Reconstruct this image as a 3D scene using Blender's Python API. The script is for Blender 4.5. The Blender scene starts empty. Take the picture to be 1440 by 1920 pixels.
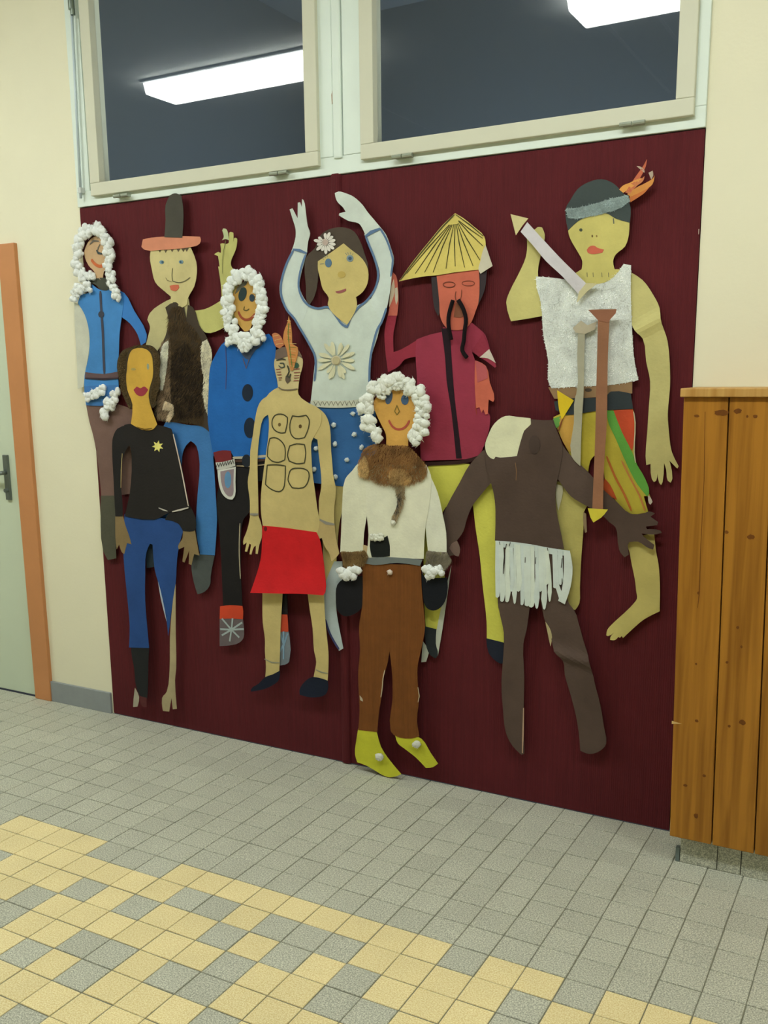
import bpy, bmesh, math, random
from mathutils import Vector, Matrix, noise, geometry
random.seed(7)
SC = bpy.context.scene
COL = SC.collection

# ------------------------------------------------------------------ camera
FPX = 1814.23623
cd = bpy.data.cameras.new('camera'); cam = bpy.data.objects.new('camera', cd); COL.objects.link(cam)
CAM = Vector((1.84009735, -2.95456456, 1.44240069))
_r = Vector((0.8729975, 0.48758426, -0.01170315)); _f = Vector((-0.48013267, 0.85494351, -0.19632682)); _u = Vector((-0.08572034, 0.17701189, 0.98046867))
cam.matrix_world = Matrix(((_r.x, _u.x, -_f.x, CAM.x), (_r.y, _u.y, -_f.y, CAM.y), (_r.z, _u.z, -_f.z, CAM.z), (0, 0, 0, 1)))
cd.sensor_fit = 'VERTICAL'; cd.sensor_height = 24.0
cd.lens = FPX / 1920 * 24.0
cd.shift_x = 16.0033 / 1920; cd.shift_y = 105.2653 / 1920
cd.clip_start = .05; cd.clip_end = 60
SC.camera = cam

# ------------------------------------------------------------------ world, exposure
w = bpy.data.worlds.new('world'); SC.world = w; w.use_nodes = True
w.node_tree.nodes['Background'].inputs[0].default_value = (.8, .9, 1, 1)
w.node_tree.nodes['Background'].inputs[1].default_value = .02
SC.view_settings.view_transform = 'Standard'; SC.view_settings.look = 'None'
SC.view_settings.gamma = 1; SC.view_settings.use_curve_mapping = False
SC.view_settings.exposure = 0.90
LAMP = 14.0

# ------------------------------------------------------------------ materials
def lin(c):
    return tuple((v / 255 / 12.92) if v / 255 <= .04045 else ((v / 255 + .055) / 1.055) ** 2.4 for v in c)
def nd(t, kind, **kw):
    n = t.nodes.new(kind)
    for k, v in kw.items():
        if k in n.inputs: n.inputs[k].default_value = v
        else: setattr(n, k, v)
    return n
_mc = {}
def mat(col, var=.07, scale=9., rough=.85, bump=0., bscale=200., kind='', metal=0., spec=.25):
    key = (col, var, scale, rough, bump, bscale, kind, metal, spec)
    if key in _mc: return _mc[key]
    m = bpy.data.materials.new('%s_%d_%d_%d' % ((kind or 'paint',) + tuple(int(v) for v in col))); m.use_nodes = True
    t = m.node_tree; b = t.nodes['Principled BSDF']; L = t.links.new
    c = lin(col); b.inputs['Roughness'].default_value = rough; b.inputs['Metallic'].default_value = metal
    b.inputs['Specular IOR Level'].default_value = spec
    tc = nd(t, 'ShaderNodeTexCoord')
    n1 = nd(t, 'ShaderNodeTexNoise', Scale=scale, Detail=5.0, Roughness=.6); L(tc.outputs['Object'], n1.inputs['Vector'])
    r = nd(t, 'ShaderNodeMapRange'); r.inputs['From Min'].default_value = .25; r.inputs['From Max'].default_value = .75
    r.inputs['To Min'].default_value = 1 - var; r.inputs['To Max'].default_value = 1 + var
    L(n1.outputs['Fac'], r.inputs['Value'])
    mx = nd(t, 'ShaderNodeVectorMath', operation='SCALE'); mx.inputs[0].default_value = c
    L(r.outputs[0], mx.inputs['Scale']); out = mx.outputs[0]
    L(out, b.inputs['Base Color'])
    if kind in ('cord', 'board'):   # vertical fine ribs
        wv = nd(t, 'ShaderNodeTexWave', Scale=60. if kind == 'cord' else 46., Distortion=3.0, Detail=2.0); wv.bands_direction = 'X'
        L(tc.outputs['Object'], wv.inputs['Vector'])
        bp = nd(t, 'ShaderNodeBump', Strength=.35, Distance=.002); L(wv.outputs['Fac'], bp.inputs['Height']); L(bp.outputs[0], b.inputs['Normal'])
        mp = nd(t, 'ShaderNodeMapping'); mp.inputs['Scale'].default_value = (40, 1, 1.2); L(tc.outputs['Object'], mp.inputs[0])
        n2 = nd(t, 'ShaderNodeTexNoise', Scale=3.0, Detail=3.0); L(mp.outputs[0], n2.inputs['Vector'])
        r2 = nd(t, 'ShaderNodeMapRange'); r2.inputs['To Min'].default_value = .75; r2.inputs['To Max'].default_value = 1.25
        L(n2.outputs['Fac'], r2.inputs['Value']); m2 = nd(t, 'ShaderNodeVectorMath', operation='SCALE')
        L(out, m2.inputs[0]); L(r2.outputs[0], m2.inputs['Scale']); L(m2.outputs[0], b.inputs['Base Color'])
    elif bump:
        n3 = nd(t, 'ShaderNodeTexNoise', Scale=bscale, Detail=3.0); L(tc.outputs['Object'], n3.inputs['Vector'])
        bp = nd(t, 'ShaderNodeBump', Strength=bump, Distance=.004); L(n3.outputs['Fac'], bp.inputs['Height']); L(bp.outputs[0], b.inputs['Normal'])
    _mc[key] = m
    return m
def mat_tile(col, c2, name):
    m = bpy.data.materials.new(name); m.use_nodes = True; t = m.node_tree; b = t.nodes['Principled BSDF']; L = t.links.new
    b.inputs['Roughness'].default_value = .55; b.inputs['Specular IOR Level'].default_value = .35
    tc = nd(t, 'ShaderNodeTexCoord'); oi = nd(t, 'ShaderNodeObjectInfo'); ge = nd(t, 'ShaderNodeNewGeometry')
    n = nd(t, 'ShaderNodeTexNoise', Scale=260., Detail=2.0, Roughness=.7); L(ge.outputs['Position'], n.inputs['Vector'])
    n2 = nd(t, 'ShaderNodeTexNoise', Scale=7., Detail=4.0); L(ge.outputs['Position'], n2.inputs['Vector'])
    cr = nd(t, 'ShaderNodeValToRGB'); cr.color_ramp.elements[0].position = .38; cr.color_ramp.elements[1].position = .66
    cr.color_ramp.elements[0].color = lin(c2) + (1,); cr.color_ramp.elements[1].color = lin(col) + (1,)
    L(n.outputs['Fac'], cr.inputs[0])
    r = nd(t, 'ShaderNodeMapRange'); r.inputs['To Min'].default_value = .955; r.inputs['To Max'].default_value = 1.045; L(oi.outputs['Random'], r.inputs['Value'])
    r2 = nd(t, 'ShaderNodeMapRange'); r2.inputs['To Min'].default_value = .9; r2.inputs['To Max'].default_value = 1.1; L(n2.outputs['Fac'], r2.inputs['Value'])
    mu = nd(t, 'ShaderNodeMath', operation='MULTIPLY'); L(r.outputs[0], mu.inputs[0]); L(r2.outputs[0], mu.inputs[1])
    mx = nd(t, 'ShaderNodeVectorMath', operation='SCALE'); L(cr.outputs[0], mx.inputs[0]); L(mu.outputs[0], mx.inputs['Scale'])
    L(mx.outputs[0], b.inputs['Base Color'])
    return m
def mat_pine(name, col, dark):
    m = bpy.data.materials.new(name); m.use_nodes = True; t = m.node_tree; b = t.nodes['Principled BSDF']; L = t.links.new
    b.inputs['Roughness'].default_value = .45; b.inputs['Specular IOR Level'].default_value = .3
    tc = nd(t, 'ShaderNodeTexCoord'); oi = nd(t, 'ShaderNodeObjectInfo')
    av = nd(t, 'ShaderNodeVectorMath', operation='ADD'); cm = nd(t, 'ShaderNodeCombineXYZ'); ml = nd(t, 'ShaderNodeMath', operation='MULTIPLY'); ml.inputs[1].default_value = 9
    L(oi.outputs['Random'], ml.inputs[0]); L(ml.outputs[0], cm.inputs[0]); L(tc.outputs['Object'], av.inputs[0]); L(cm.outputs[0], av.inputs[1])
    mp = nd(t, 'ShaderNodeMapping'); mp.inputs['Scale'].default_value = (22, 22, .9); L(av.outputs[0], mp.inputs[0])
    n = nd(t, 'ShaderNodeTexNoise', Scale=2.2, Detail=4.0, Distortion=.4); L(mp.outputs[0], n.inputs['Vector'])
    cr = nd(t, 'ShaderNodeValToRGB'); cr.color_ramp.elements[0].position = .3; cr.color_ramp.elements[1].position = .62
    cr.color_ramp.elements[0].color = lin(dark) + (1,); cr.color_ramp.elements[1].color = lin(col) + (1,)
    L(n.outputs['Fac'], cr.inputs[0]); L(cr.outputs[0], b.inputs['Base Color'])
    bp = nd(t, 'ShaderNodeBump', Strength=.08, Distance=.002); L(n.outputs['Fac'], bp.inputs['Height']); L(bp.outputs[0], b.inputs['Normal'])
    return m

# ------------------------------------------------------------------ object helpers
def link(name, me, parent=None, label=None, kind=None):
    o = bpy.data.objects.new(name, me); COL.objects.link(o)
    if parent: o.parent = parent
    if label: o['label'] = label
    if kind: o['kind'] = kind
    return o
def box_bm(bm, x0, x1, y0, y1, z0, z1):
    v = [bm.verts.new(p) for p in ((x0, y0, z0), (x1, y0, z0), (x1, y1, z0), (x0, y1, z0), (x0, y0, z1), (x1, y0, z1), (x1, y1, z1), (x0, y1, z1))]
    for f in ((0, 3, 2, 1), (4, 5, 6, 7), (0, 1, 5, 4), (1, 2, 6, 5), (2, 3, 7, 6), (3, 0, 4, 7)): bm.faces.new([v[i] for i in f])
    return v
def finish(bm, name, m, parent=None, label=None, kind=None, smooth=False, bevel=0):
    if bevel: bmesh.ops.bevel(bm, geom=bm.edges[:], offset=bevel, segments=2, affect='EDGES', profile=.6)
    bmesh.ops.recalc_face_normals(bm, faces=bm.faces[:])
    me = bpy.data.meshes.new(name); bm.to_mesh(me); bm.free(); me.materials.append(m)
    if smooth:
        for p in me.polygons: p.use_smooth = True
    return link(name, me, parent, label, kind)
def boxes(name, bl, m, parent=None, label=None, kind=None, bevel=0):
    bm = bmesh.new()
    for b in bl: box_bm(bm, *b)
    return finish(bm, name, m, parent, label, kind, bevel=bevel)
def thing(name, label, cat, loc=(0, 0, 0), group=None, kind=None):
    o = bpy.data.objects.new(name, None); COL.objects.link(o); o.location = loc
    o.empty_display_size = .05
    if kind: o['kind'] = kind
    if label: o['label'] = label
    if cat: o['category'] = cat
    if group: o['group'] = group
    return o
def onp(X, Z, d):          # the point at distance d in front of the wall that stands in line with wall point (X, Z)
    t = d / -CAM.y
    return X + (CAM.x - X) * t, Z + (CAM.z - Z) * t
def tube_bm(bm, pts, r, n=8, cap=True):
    rings = []
    for i, p in enumerate(pts):
        a = pts[max(0, i - 1)]; b = pts[min(len(pts) - 1, i + 1)]; d = (b - a).normalized()
        s = d.cross(Vector((0, 1, 0)));
        if s.length < 1e-3: s = d.cross(Vector((1, 0, 0)))
        s.normalize(); u = s.cross(d); rr = r(i) if callable(r) else r
        rings.append([bm.verts.new(p + (s * math.cos(2 * math.pi * k / n) + u * math.sin(2 * math.pi * k / n)) * rr) for k in range(n)])
    for a, b in zip(rings, rings[1:]):
        for k in range(n): bm.faces.new((a[k], a[(k + 1) % n], b[(k + 1) % n], b[k]))
    if cap: bm.faces.new(rings[0][::-1]); bm.faces.new(rings[-1])

# ------------------------------------------------------------------ setting
CEIL = 3.06
WL, WR, WY = -5.2, 5.2, -6.4            # corridor extents
PLASTER = (236, 232, 206)
m_wall = mat(PLASTER, .025, 3., .8, .12, 90.)
m_white = mat((226, 238, 230), .03, 5., .45, spec=.4)
m_sash = mat((214, 214, 194), .03, 5., .5)
# wall with door opening and window/board opening
PX0, PX1, PZ1 = -1.14, 1.248, 2.10
DX0, DX1, DZ = -2.56, -1.55, 1.965
boxes('wall_back', [(WL, DX0, 0, .16, 0, CEIL), (DX0, DX1, 0, .16, DZ, CEIL), (DX1, PX0, 0, .16, 0, CEIL), (PX1, WR, 0, .16, 0, CEIL), (PX0, PX1, .02, .16, 0, PZ1), (PX0, PX1, 0, .16, 3.0, CEIL)], m_wall, kind='structure')
m_far = mat((214, 210, 186), .03, 2., .9)
boxes('wall_left', [(WL - .1, WL, WY, .16, 0, CEIL)], m_far, kind='structure')
boxes('wall_right', [(WR, WR + .1, WY, .16, 0, CEIL)], m_far, kind='structure')
boxes('wall_front', [(WL, WR, WY - .1, WY, 0, CEIL)], m_far, kind='structure')
m_ceil = mat((206, 210, 206), .03, 3., .9)
ceil = thing('ceiling', None, None, (0, 0, CEIL), kind='structure')
o = boxes('ceiling_slab', [(WL, WR, WY, .0, CEIL, CEIL + .1)], m_ceil); o.location = (0, 0, 0); o.parent = ceil; o.matrix_parent_inverse = Matrix.Translation((0, 0, -CEIL))
m_strip = mat((220, 224, 226), .02, 3., .3, metal=.3)
for x, ya, yb in ((.37, -3.3, -1.0), (.61, -3.3, -1.0), (-1.23, -4.2, -2.0)):
    o = boxes('joint_strip', [(x - .008, x + .008, ya, yb, CEIL - .006, CEIL - .0005)], m_strip, ceil); o.matrix_parent_inverse = Matrix.Translation((0, 0, -CEIL))
# dark room behind the high windows
m_dark = mat((70, 80, 92), .03, 2., .9)
boxes('wall_beyond', [(-1.6, 1.7, 2.4, 2.5, 1.5, 3.6), (-1.7, -1.6, .16, 2.5, 1.5, 3.6), (1.7, 1.8, .16, 2.5, 1.5, 3.6), (-1.6, 1.7, .16, 2.4, 3.5, 3.6), (-1.6, 1.7, .16, 2.4, 1.5, 1.6)], m_dark, kind='structure')

ld = bpy.data.lights.new('added_fill_light', 'AREA'); ld.energy = 30.0; ld.size = 2.2; ld.color = (.93, 1, .97); lo_ = bpy.data.objects.new('added_fill_light', ld); COL.objects.link(lo_); lo_.location = (0, 1.3, 1.7); lo_.rotation_euler = (math.pi, 0, 0)   # added unseen fill light, lifts the dark panes from behind
# --- luminaires (also what the window panes mirror)
ml = bpy.data.materials.new('lamp_diffuser'); ml.use_nodes = True; t = ml.node_tree
t.nodes.remove(t.nodes['Principled BSDF']); em = nd(t, 'ShaderNodeEmission'); em.inputs[0].default_value = (.97, 1, .94, 1); em.inputs[1].default_value = LAMP
t.links.new(em.outputs[0], t.nodes['Material Output'].inputs[0])
m_base = mat((196, 200, 200), .02, 4., .5)
for i, x0 in enumerate((-4.53, -2.10, .33, 2.76)):
    lt = thing('ceiling_light', ('leftmost long fluorescent ceiling light, out of the picture', 'long fluorescent ceiling light mirrored in the left window pane', 'long fluorescent ceiling light mirrored at the top of the right window pane', 'long fluorescent ceiling light at the right end of the row')[i], 'light', (x0 + .63, -1.62, CEIL), 'ceiling lights in one row')
    a = boxes('base_tray', [(-.64, .64, -.145, .145, -.014, -.001)], m_base, lt)
    bm = bmesh.new(); v = box_bm(bm, -.63, .63, -.135, .135, -.075, -.0145)
    for q in v[:4]: q.co.x *= .985; q.co.y *= .93
    finish(bm, 'diffuser', ml, lt, bevel=.006)

# --- floor: joint bed + single tiles
fl = thing('floor', None, None, kind='structure')
boxes('joint_bed', [(WL, WR, WY, .0, -.06, -.0022)], mat((124, 124, 108), .1, 30., .9), fl)
m_gr = mat_tile((222, 222, 204), (152, 154, 140), 'grey_granite_tile'); m_ye = mat_tile((250, 238, 192), (224, 202, 140), 'yellow_granite_tile')
ROW0 = -.896   # the pattern's border line lies this far from the wall
def tile_mesh(m, i, w=.0972, d=.0972):
    rr = random.Random(i); bm = bmesh.new()
    tl = [rr.uniform(-.0004, .0004) for _ in range(4)]
    h = w / 2; k = d / 2; b = .0012
    bot = [bm.verts.new(p) for p in ((-h, -k, -.004), (h, -k, -.004), (h, k, -.004), (-h, k, -.004))]
    mid = [bm.verts.new(p) for p in ((-h, -k, -.0012 + tl[0]), (h, -k, -.0012 + tl[1]), (h, k, -.0012 + tl[2]), (-h, k, -.0012 + tl[3]))]
    top = [bm.verts.new(p) for p in ((-h + b, -k + b, tl[0] * .8), (h - b, -k + b, tl[1] * .8), (h - b, k - b, tl[2] * .8), (-h + b, k - b, tl[3] * .8))]
    for A, B in ((bot, mid), (mid, top)):
        for j in range(4): bm.faces.new((A[j], A[(j + 1) % 4], B[(j + 1) % 4], B[j]))
    bm.faces.new(top)
    me = bpy.data.meshes.new('tile'); bm.to_mesh(me); bm.free(); me.materials.append(m); return me
MG = [tile_mesh(m_gr, i) for i in range(6)]; MY = [tile_mesh(m_ye, i + 50) for i in range(6)]
MG0 = [tile_mesh(m_gr, i + 90, .0972, .0925) for i in range(3)]
GREY = {0: (-3, -2, -1, 9, 12), 1: (1, 2, 4, 5, 6, 11), 2: (-6, -2, 0, 3, 5, 7, 11), 3: (-3, 4, 7, 8), 4: (-3, -4, 0, 1, 3, 4), 5: (-1, 1, 5, 9), 6: (-3, 8), 7: (1, 6, 11), 8: (-2, 3, 4, 9)}
def is_yellow(a, b):
    if b < 0 or b > 26: return False
    if a < -24 or a > 34: return False
    if b in GREY and -7 <= a <= 15: return a not in GREY[b]
    return random.Random(a * 131 + b * 977).random() > .33
def inview(x, y):
    d = Vector((x, y, 0)) - CAM; q = d.dot(_f)
    if q < .1: return None
    px = 703.997 + FPX * d.dot(_r) / q; py = 1065.265 - FPX * d.dot(_u) / q
    return px, py, q
cand = []
for a in range(-52, 52):
    for b in range(-9, 54):
        x = (a + .5) * .1; y = ROW0 - (b + .5) * .1 + (.0 if b > -9 else 0)
        if b == -9: y = -.0475
        if y < WY + .05: continue
        q = inview(x, y); vis = q is not None and -70 < q[0] < 1510 and 1240 < q[1] < 1990
        cand.append((0 if vis else 1, q[2] if vis else 99, a, b, x, y))
cand.sort()
rest = {0: bmesh.new(), 1: bmesh.new()}; cnt = {0: 0, 1: 0}
for vis, dist, a, b, x, y in cand:
    ye = 1 if is_yellow(a, b) else 0
    rg = random.Random(a * 7919 + b)
    if not vis and cnt[ye] < 300:
        cnt[ye] += 1
        o = link('yellow_tile' if ye else 'grey_tile', rg.choice(MY if ye else (MG0 if b == -9 else MG)), fl)
        o.location = (x + rg.uniform(-.0006, .0006), y + rg.uniform(-.0006, .0006), rg.uniform(-.0005, .0003))
        o.rotation_euler[2] = rg.uniform(-.006, .006)
    else:
        bm = rest[ye]; n0 = len(bm.verts); bm.from_mesh(rg.choice(MY if ye else (MG0 if b == -9 else MG))); bm.verts.ensure_lookup_table()
        for v in bm.verts[n0:]: v.co.x += x; v.co.y += y
for ye, nm, m in ((0, 'grey_tile', m_gr), (1, 'yellow_tile', m_ye)): finish(rest[ye], nm, m, fl, kind='stuff')

# --- baseboard
m_bb = mat((148, 154, 156), .06, 20., .5)
boxes('baseboard_left', [(-1.512, PX0 - .008, -.012, 0, .0, .094)], m_bb, kind='structure', bevel=.002)
boxes('baseboard_far_left', [(WL, DX0 - .06, -.012, 0, .0, .094)], m_bb, kind='structure', bevel=.002)

boxes('baseboard_right', [(2.32, WR, -.012, 0, .0, .094)], m_bb, kind='structure', bevel=.002)
# --- door
m_orange = mat((202, 140, 92), .06, 6., .5)
m_leaf = mat((206, 218, 196), .02, 3., .5)
dr = thing('door_1', None, None, (-2.05, 0, 0), kind='structure')
def dbox(n, bl, m, **k):
    o = boxes(n, bl, m, dr, **k); o.matrix_parent_inverse = Matrix.Translation((2.05, 0, 0)); return o
dbox('door_jamb', [(-1.612, -1.512, -.018, .1, 0, 1.996)], m_orange, bevel=.003, label='orange-brown wooden door jamb')
dbox('door_jamb', [(-2.60, -2.50, -.018, .1, 0, 1.996)], m_orange, bevel=.003)
dbox('door_head', [(-2.50, -1.612, -.018, .1, 1.93, 1.996)], m_orange, bevel=.003)
dbox('door_leaf', [(-2.498, -1.616, .004, .044, .006, 1.927)], m_leaf, bevel=.002)
m_met = mat((128, 138, 136), .05, 20., .35, metal=.8)
dbox('handle_plate', [(-1.706, -1.676, -.008, .004, .912, 1.112)], m_met, bevel=.003)
bm = bmesh.new(); tube_bm(bm, [Vector(p) for p in ((-1.692, .0, 1.034), (-1.692, -.045, 1.034))], .009)
tube_bm(bm, [Vector(p) for p in ((-1.688, -.045, 1.034), (-1.72, -.048, 1.034), (-1.80, -.046, 1.033), (-1.82, -.044, 1.032))], .0095)
o = finish(bm, 'door_handle', m_met, dr, smooth=True); o.matrix_parent_inverse = Matrix.Translation((2.05, 0, 0))
bm = bmesh.new(); tube_bm(bm, [Vector(p) for p in ((-1.69, .0, .955), (-1.69, -.022, .955))], .009)
o = finish(bm, 'lock_cylinder', m_met, dr, smooth=False); o.matrix_parent_inverse = Matrix.Translation((2.05, 0, 0))

# --- high window band: fixed white frame, two sashes with glass
tr = thing('trim_1', None, None, (0, 0, 2.1), kind='structure')
def tbox(n, bl, m, par=None, loc=(0, 0, 2.1), **k):
    o = boxes(n, bl, m, par or tr, **k); o.matrix_parent_inverse = Matrix.Translation(-Vector(loc)); return o
tbox('frame_rail', [(PX0, PX1, -.012, .06, 2.102, 2.158)], m_white, bevel=.002)
tbox('frame_rail', [(PX0, PX1, -.012, .06, 2.94, 3.0)], m_white, bevel=.002)
tbox('frame_post', [(PX0, -1.07, -.012, .06, 2.158, 2.94)], m_white, bevel=.002)
tbox('frame_post', [(1.196, PX1, -.012, .06, 2.158, 2.94)], m_white, bevel=.002)
tbox('mullion', [(-.04, .046, -.014, .06, 2.158, 2.94)], m_white, bevel=.003)
tbox('mullion', [(.049, .082, -.020, .06, 2.150, 2.94)], m_white, bevel=.005)
tbox('mullion', [(.085, .158, -.014, .06, 2.158, 2.94)], m_white, bevel=.003)
bm = bmesh.new()
cs = [(625, 158), (631, 160), (630, 178), (632, 196), (628, 188), (625, 186), (622, 196), (621, 178), (623, 170)]
def wallpt(px, py, off):   # point of the plane 'off' in front of the wall
    d = _r * ((px - 703.997) / FPX) + _f - _u * ((py - 1065.265) / FPX); t = (-off - CAM.y) / d.y
    q = CAM + d * t; return q.x, q.z
vs = [bm.verts.new((wallpt(x, y, .0152)[0], -.0152, wallpt(x, y, .0152)[1])) for x, y in cs]; bm.faces.new(vs)
r_ = bmesh.ops.extrude_face_region(bm, geom=bm.faces[:]); bmesh.ops.translate(bm, verts=[v for v in r_['geom'] if isinstance(v, bmesh.types.BMVert)], vec=(0, .003, 0))
o = finish(bm, 'bare_wood_chip', mat((176, 158, 138), .1, 60.), tr); o.matrix_parent_inverse = Matrix.Translation((0, 0, -2.1))
mg = bpy.data.materials.new('window_glass'); mg.use_nodes = True; g = mg.node_tree.nodes['Principled BSDF']
g.inputs['Base Color'].default_value = (.93, .97, .98, 1); g.inputs['Roughness'].default_value = 0; g.inputs['Transmission Weight'].default_value = 1; g.inputs['IOR'].default_value = 1.52
m_hinge = mat((176, 184, 170), .04, 20., .35, metal=.5)
for wi, (xa, xb) in enumerate(((-1.078, -.024), (.142, 1.212))):
    wd = thing('window_%d' % (wi + 1), None, None, ((xa + xb) / 2, -.02, 2.14), kind='structure'); L0 = ((xa + xb) / 2, -.02, 2.14)
    D = .030
    (x0, z0), (x1, z1) = onp(xa, 2.140, D), onp(xb, 2.92, D)
    (g0, h0), (g1, _) = onp(xa + .050, 2.187, D), onp(xb - .051, 2.187, D)
    z1 = 2.93; h1 = 2.885
    tbox('sash_rail', [(x0, x1, -D, .03, z0, h0)], m_sash, wd, L0, bevel=.003)
    tbox('sash_rail', [(x0, x1, -D, .03, h1, z1)], m_sash, wd, L0, bevel=.003)
    tbox('sash_stile', [(x0, g0, -D, .03, h0, h1)], m_sash, wd, L0, bevel=.003)
    tbox('sash_stile', [(g1, x1, -D, .03, h0, h1)], m_sash, wd, L0, bevel=.003)
    tbox('glass_pane', [(g0 - .004, g1 + .004, .0, .005, h0 - .004, h1 + .004)], mg, wd, L0)
    for px, py in (((228, 367), (523, 325)), ((755, 293), (1186, 232)))[wi]:
        X, Z = wallpt(px, py, .03)
        bm = bmesh.new(); tube_bm(bm, [Vector((X - .036, -.034, Z)), Vector((X - .002, -.034, Z))], .0065); tube_bm(bm, [Vector((X + .002, -.034, Z)), Vector((X + .036, -.034, Z))], .0065)
        box_bm(bm, X - .030, X + .030, -.032, -.010, Z - .004, Z + .004)
        o = finish(bm, 'hinge', m_hinge, wd, smooth=False); o.matrix_parent_inverse = Matrix.Translation(-Vector(L0))
# opener rod beside the left sash
op = thing('window_opener', 'thin white fanlight opening rod with metal fitting beside the left window', 'window opener', (-1.1, -.03, 2.16))
def opx(o): o.matrix_parent_inverse = Matrix.Translation((1.1, .03, -2.16)); return o
Xb, Zb = wallpt(151, 372, .03); Xt, Zt = wallpt(136, 30, .03)
bm = bmesh.new(); tube_bm(bm, [Vector((Xb, -.028, Zb)), Vector((Xt, -.030, Zt + .12))], .0055, 10); opx(finish(bm, 'rod', mat((196, 212, 220), .03, 20., .35, spec=.5), op, smooth=True))
for px, py, L_, r in ((130, 4, .05, .012), (133, 22, .022, .009)):
    X, Z = wallpt(px + 3, py, .035); bm = bmesh.new(); tube_bm(bm, [Vector((X, -.034, Z - L_ / 2)), Vector((X, -.034, Z + L_ / 2))], r, 12)
    opx(finish(bm, 'fitting', mat((120, 130, 120), .05, 30., .3, metal=.9), op, smooth=False))
for z in (Zb + .03,): opx(boxes('bracket', [(Xb - .008, Xb + .008, -.034, -.012, z - .01, z + .01)], mat((200, 206, 204), .03, 20., .4), op))

# --- maroon display board in two sheets with a cover strip
m_board = mat((88, 27, 33), .10, 5., .82, kind='board')
bd = thing('display_board', 'large dark maroon ribbed display board under the high windows', 'display board', (0.05, 0, 0))
def bbox(n, bl, m, **k):
    o = boxes(n, bl, m, bd, **k); o.matrix_parent_inverse = Matrix.Translation((-.05, 0, 0)); return o
bbox('board_sheet', [(PX0 + .002, .046, -.004, .018, .004, 2.099)], m_board)
bbox('board_sheet', [(.05, PX1 - .002, -.004, .018, .004, 2.099)], m_board)
bm = bmesh.new(); n_ = 10
ring = []
for i in range(n_ + 1):
    a = math.pi * i / n_; ring.append((.050 - .020 * math.cos(a), -.004 - .011 * math.sin(a)))
lo = [bm.verts.new((x, y, .004)) for x, y in ring]; hi = [bm.verts.new((x, y, 2.104)) for x, y in ring]
for i in range(n_): bm.faces.new((lo[i], lo[i + 1], hi[i + 1], hi[i]))
bm.faces.new(hi); bm.faces.new(lo[::-1])
o = finish(bm, 'cover_strip', m_board, bd, smooth=False); o.matrix_parent_inverse = Matrix.Translation((-.05, 0, 0))
m_pin = mat((190, 170, 160), .05)
for px, py in ((1310, 435), (1286, 1105)):
    X, Z = wallpt(px, py, .005); bm = bmesh.new(); tube_bm(bm, [Vector((X, -.0035, Z - .006)), Vector((X, -.0045, Z + .008))], .0013, 6)
    o = finish(bm, 'staple', m_pin, bd); o.matrix_parent_inverse = Matrix.Translation((-.05, 0, 0))

# --- pine cabinet on tiled plinth
CY = -.22; CB, CT = .092, 1.372
m_pine = mat_pine('varnished_pine', (176, 120, 40), (140, 90, 24)); m_pined = mat((112, 66, 22), .2, 80., .5)
m_ledge = mat_pine('pale_pine', (204, 160, 92), (176, 128, 62))
cb = thing('pine_cabinet', 'varnished pine plank cabinet on a tiled plinth at the right edge', 'cabinet', (1.85, -.11, 0))
LB = Vector((1.85, -.11, 0))
def cpar(o): o.parent = cb; o.matrix_parent_inverse = Matrix.Translation(-LB); return o
def planex(px, py, Y):
    d = _r * ((px - 703.997) / FPX) + _f - _u * ((py - 1065.265) / FPX); t = (Y - CAM.y) / d.y; return (CAM + d * t).x
xl = (planex(1254.5, 1565, CY), planex(1280, 762, CY))
s1 = (planex(1334, 1585, CY), planex(1366, 762, CY)); s2 = (planex(1413.5, 1605, CY), planex(1450, 762, CY))
wd_ = (s2[0] - s1[0])
seams = [xl, s1, s2] + [(s2[0] + wd_ * k, s2[1] + wd_ * k) for k in range(1, 7)]
def plank(a, b):
    bm = bmesh.new(); g = .0016
    v = box_bm(bm, 0, 1, CY, CY + .018, CB, CT)
    for q in v:
        k = (q.co.z - CB) / (CT - CB); L_ = a[0] + (a[1] - a[0]) * k + g; R_ = b[0] + (b[1] - b[0]) * k - g
        q.co.x = L_ if q.co.x < .5 else R_
    return finish(bm, 'plank', m_pine, bevel=.003)
for a, b in zip(seams, seams[1:]): cpar(plank(a, b))
xr = seams[-1][0]
cpar(boxes('carcass', [(max(xl) + .012, xr, CY + .020, -.004, CB + .004, CT - .002)], mat((120, 84, 40), .1, 10.)))
bm = bmesh.new(); v = box_bm(bm, 0, .016, CY + .018, -.002, CB, CT)
for q in v: q.co.x += xl[0] + (xl[1] - xl[0]) * (q.co.z - CB) / (CT - CB) + .0016
cpar(finish(bm, 'side_panel', m_pine))
cpar(boxes('top_board', [(xl[1] - .006, xr, CY - .012, -.002, CT + .0005, CT + .024)], m_ledge, bevel=.003, label='paler pine top board'))
m_ptile = mat_tile((222, 222, 204), (152, 154, 140), 'plinth_granite')
cpar(boxes('plinth_core', [(1.325, xr, -.178, -.004, .001, CB - .001)], mat((120, 122, 112), .05)))
px_ = [1.318, planex(1344, 1625, -.185), planex(1388, 1640, -.185)]
while px_[-1] < xr: px_.append(px_[-1] + .1)
for a, b in zip(px_, px_[1:]): cpar(boxes('plinth_tile', [(a + .0012, b - .0012, -.187, -.1785, .001, CB - .004)], m_ptile, bevel=.001))
cpar(boxes('plinth_edge_strip', [(1.306, 1.3175, -.188, -.172, .001, .045)], mat((112, 124, 122), .08, 40.), label='blue-grey edge tile'))
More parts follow.
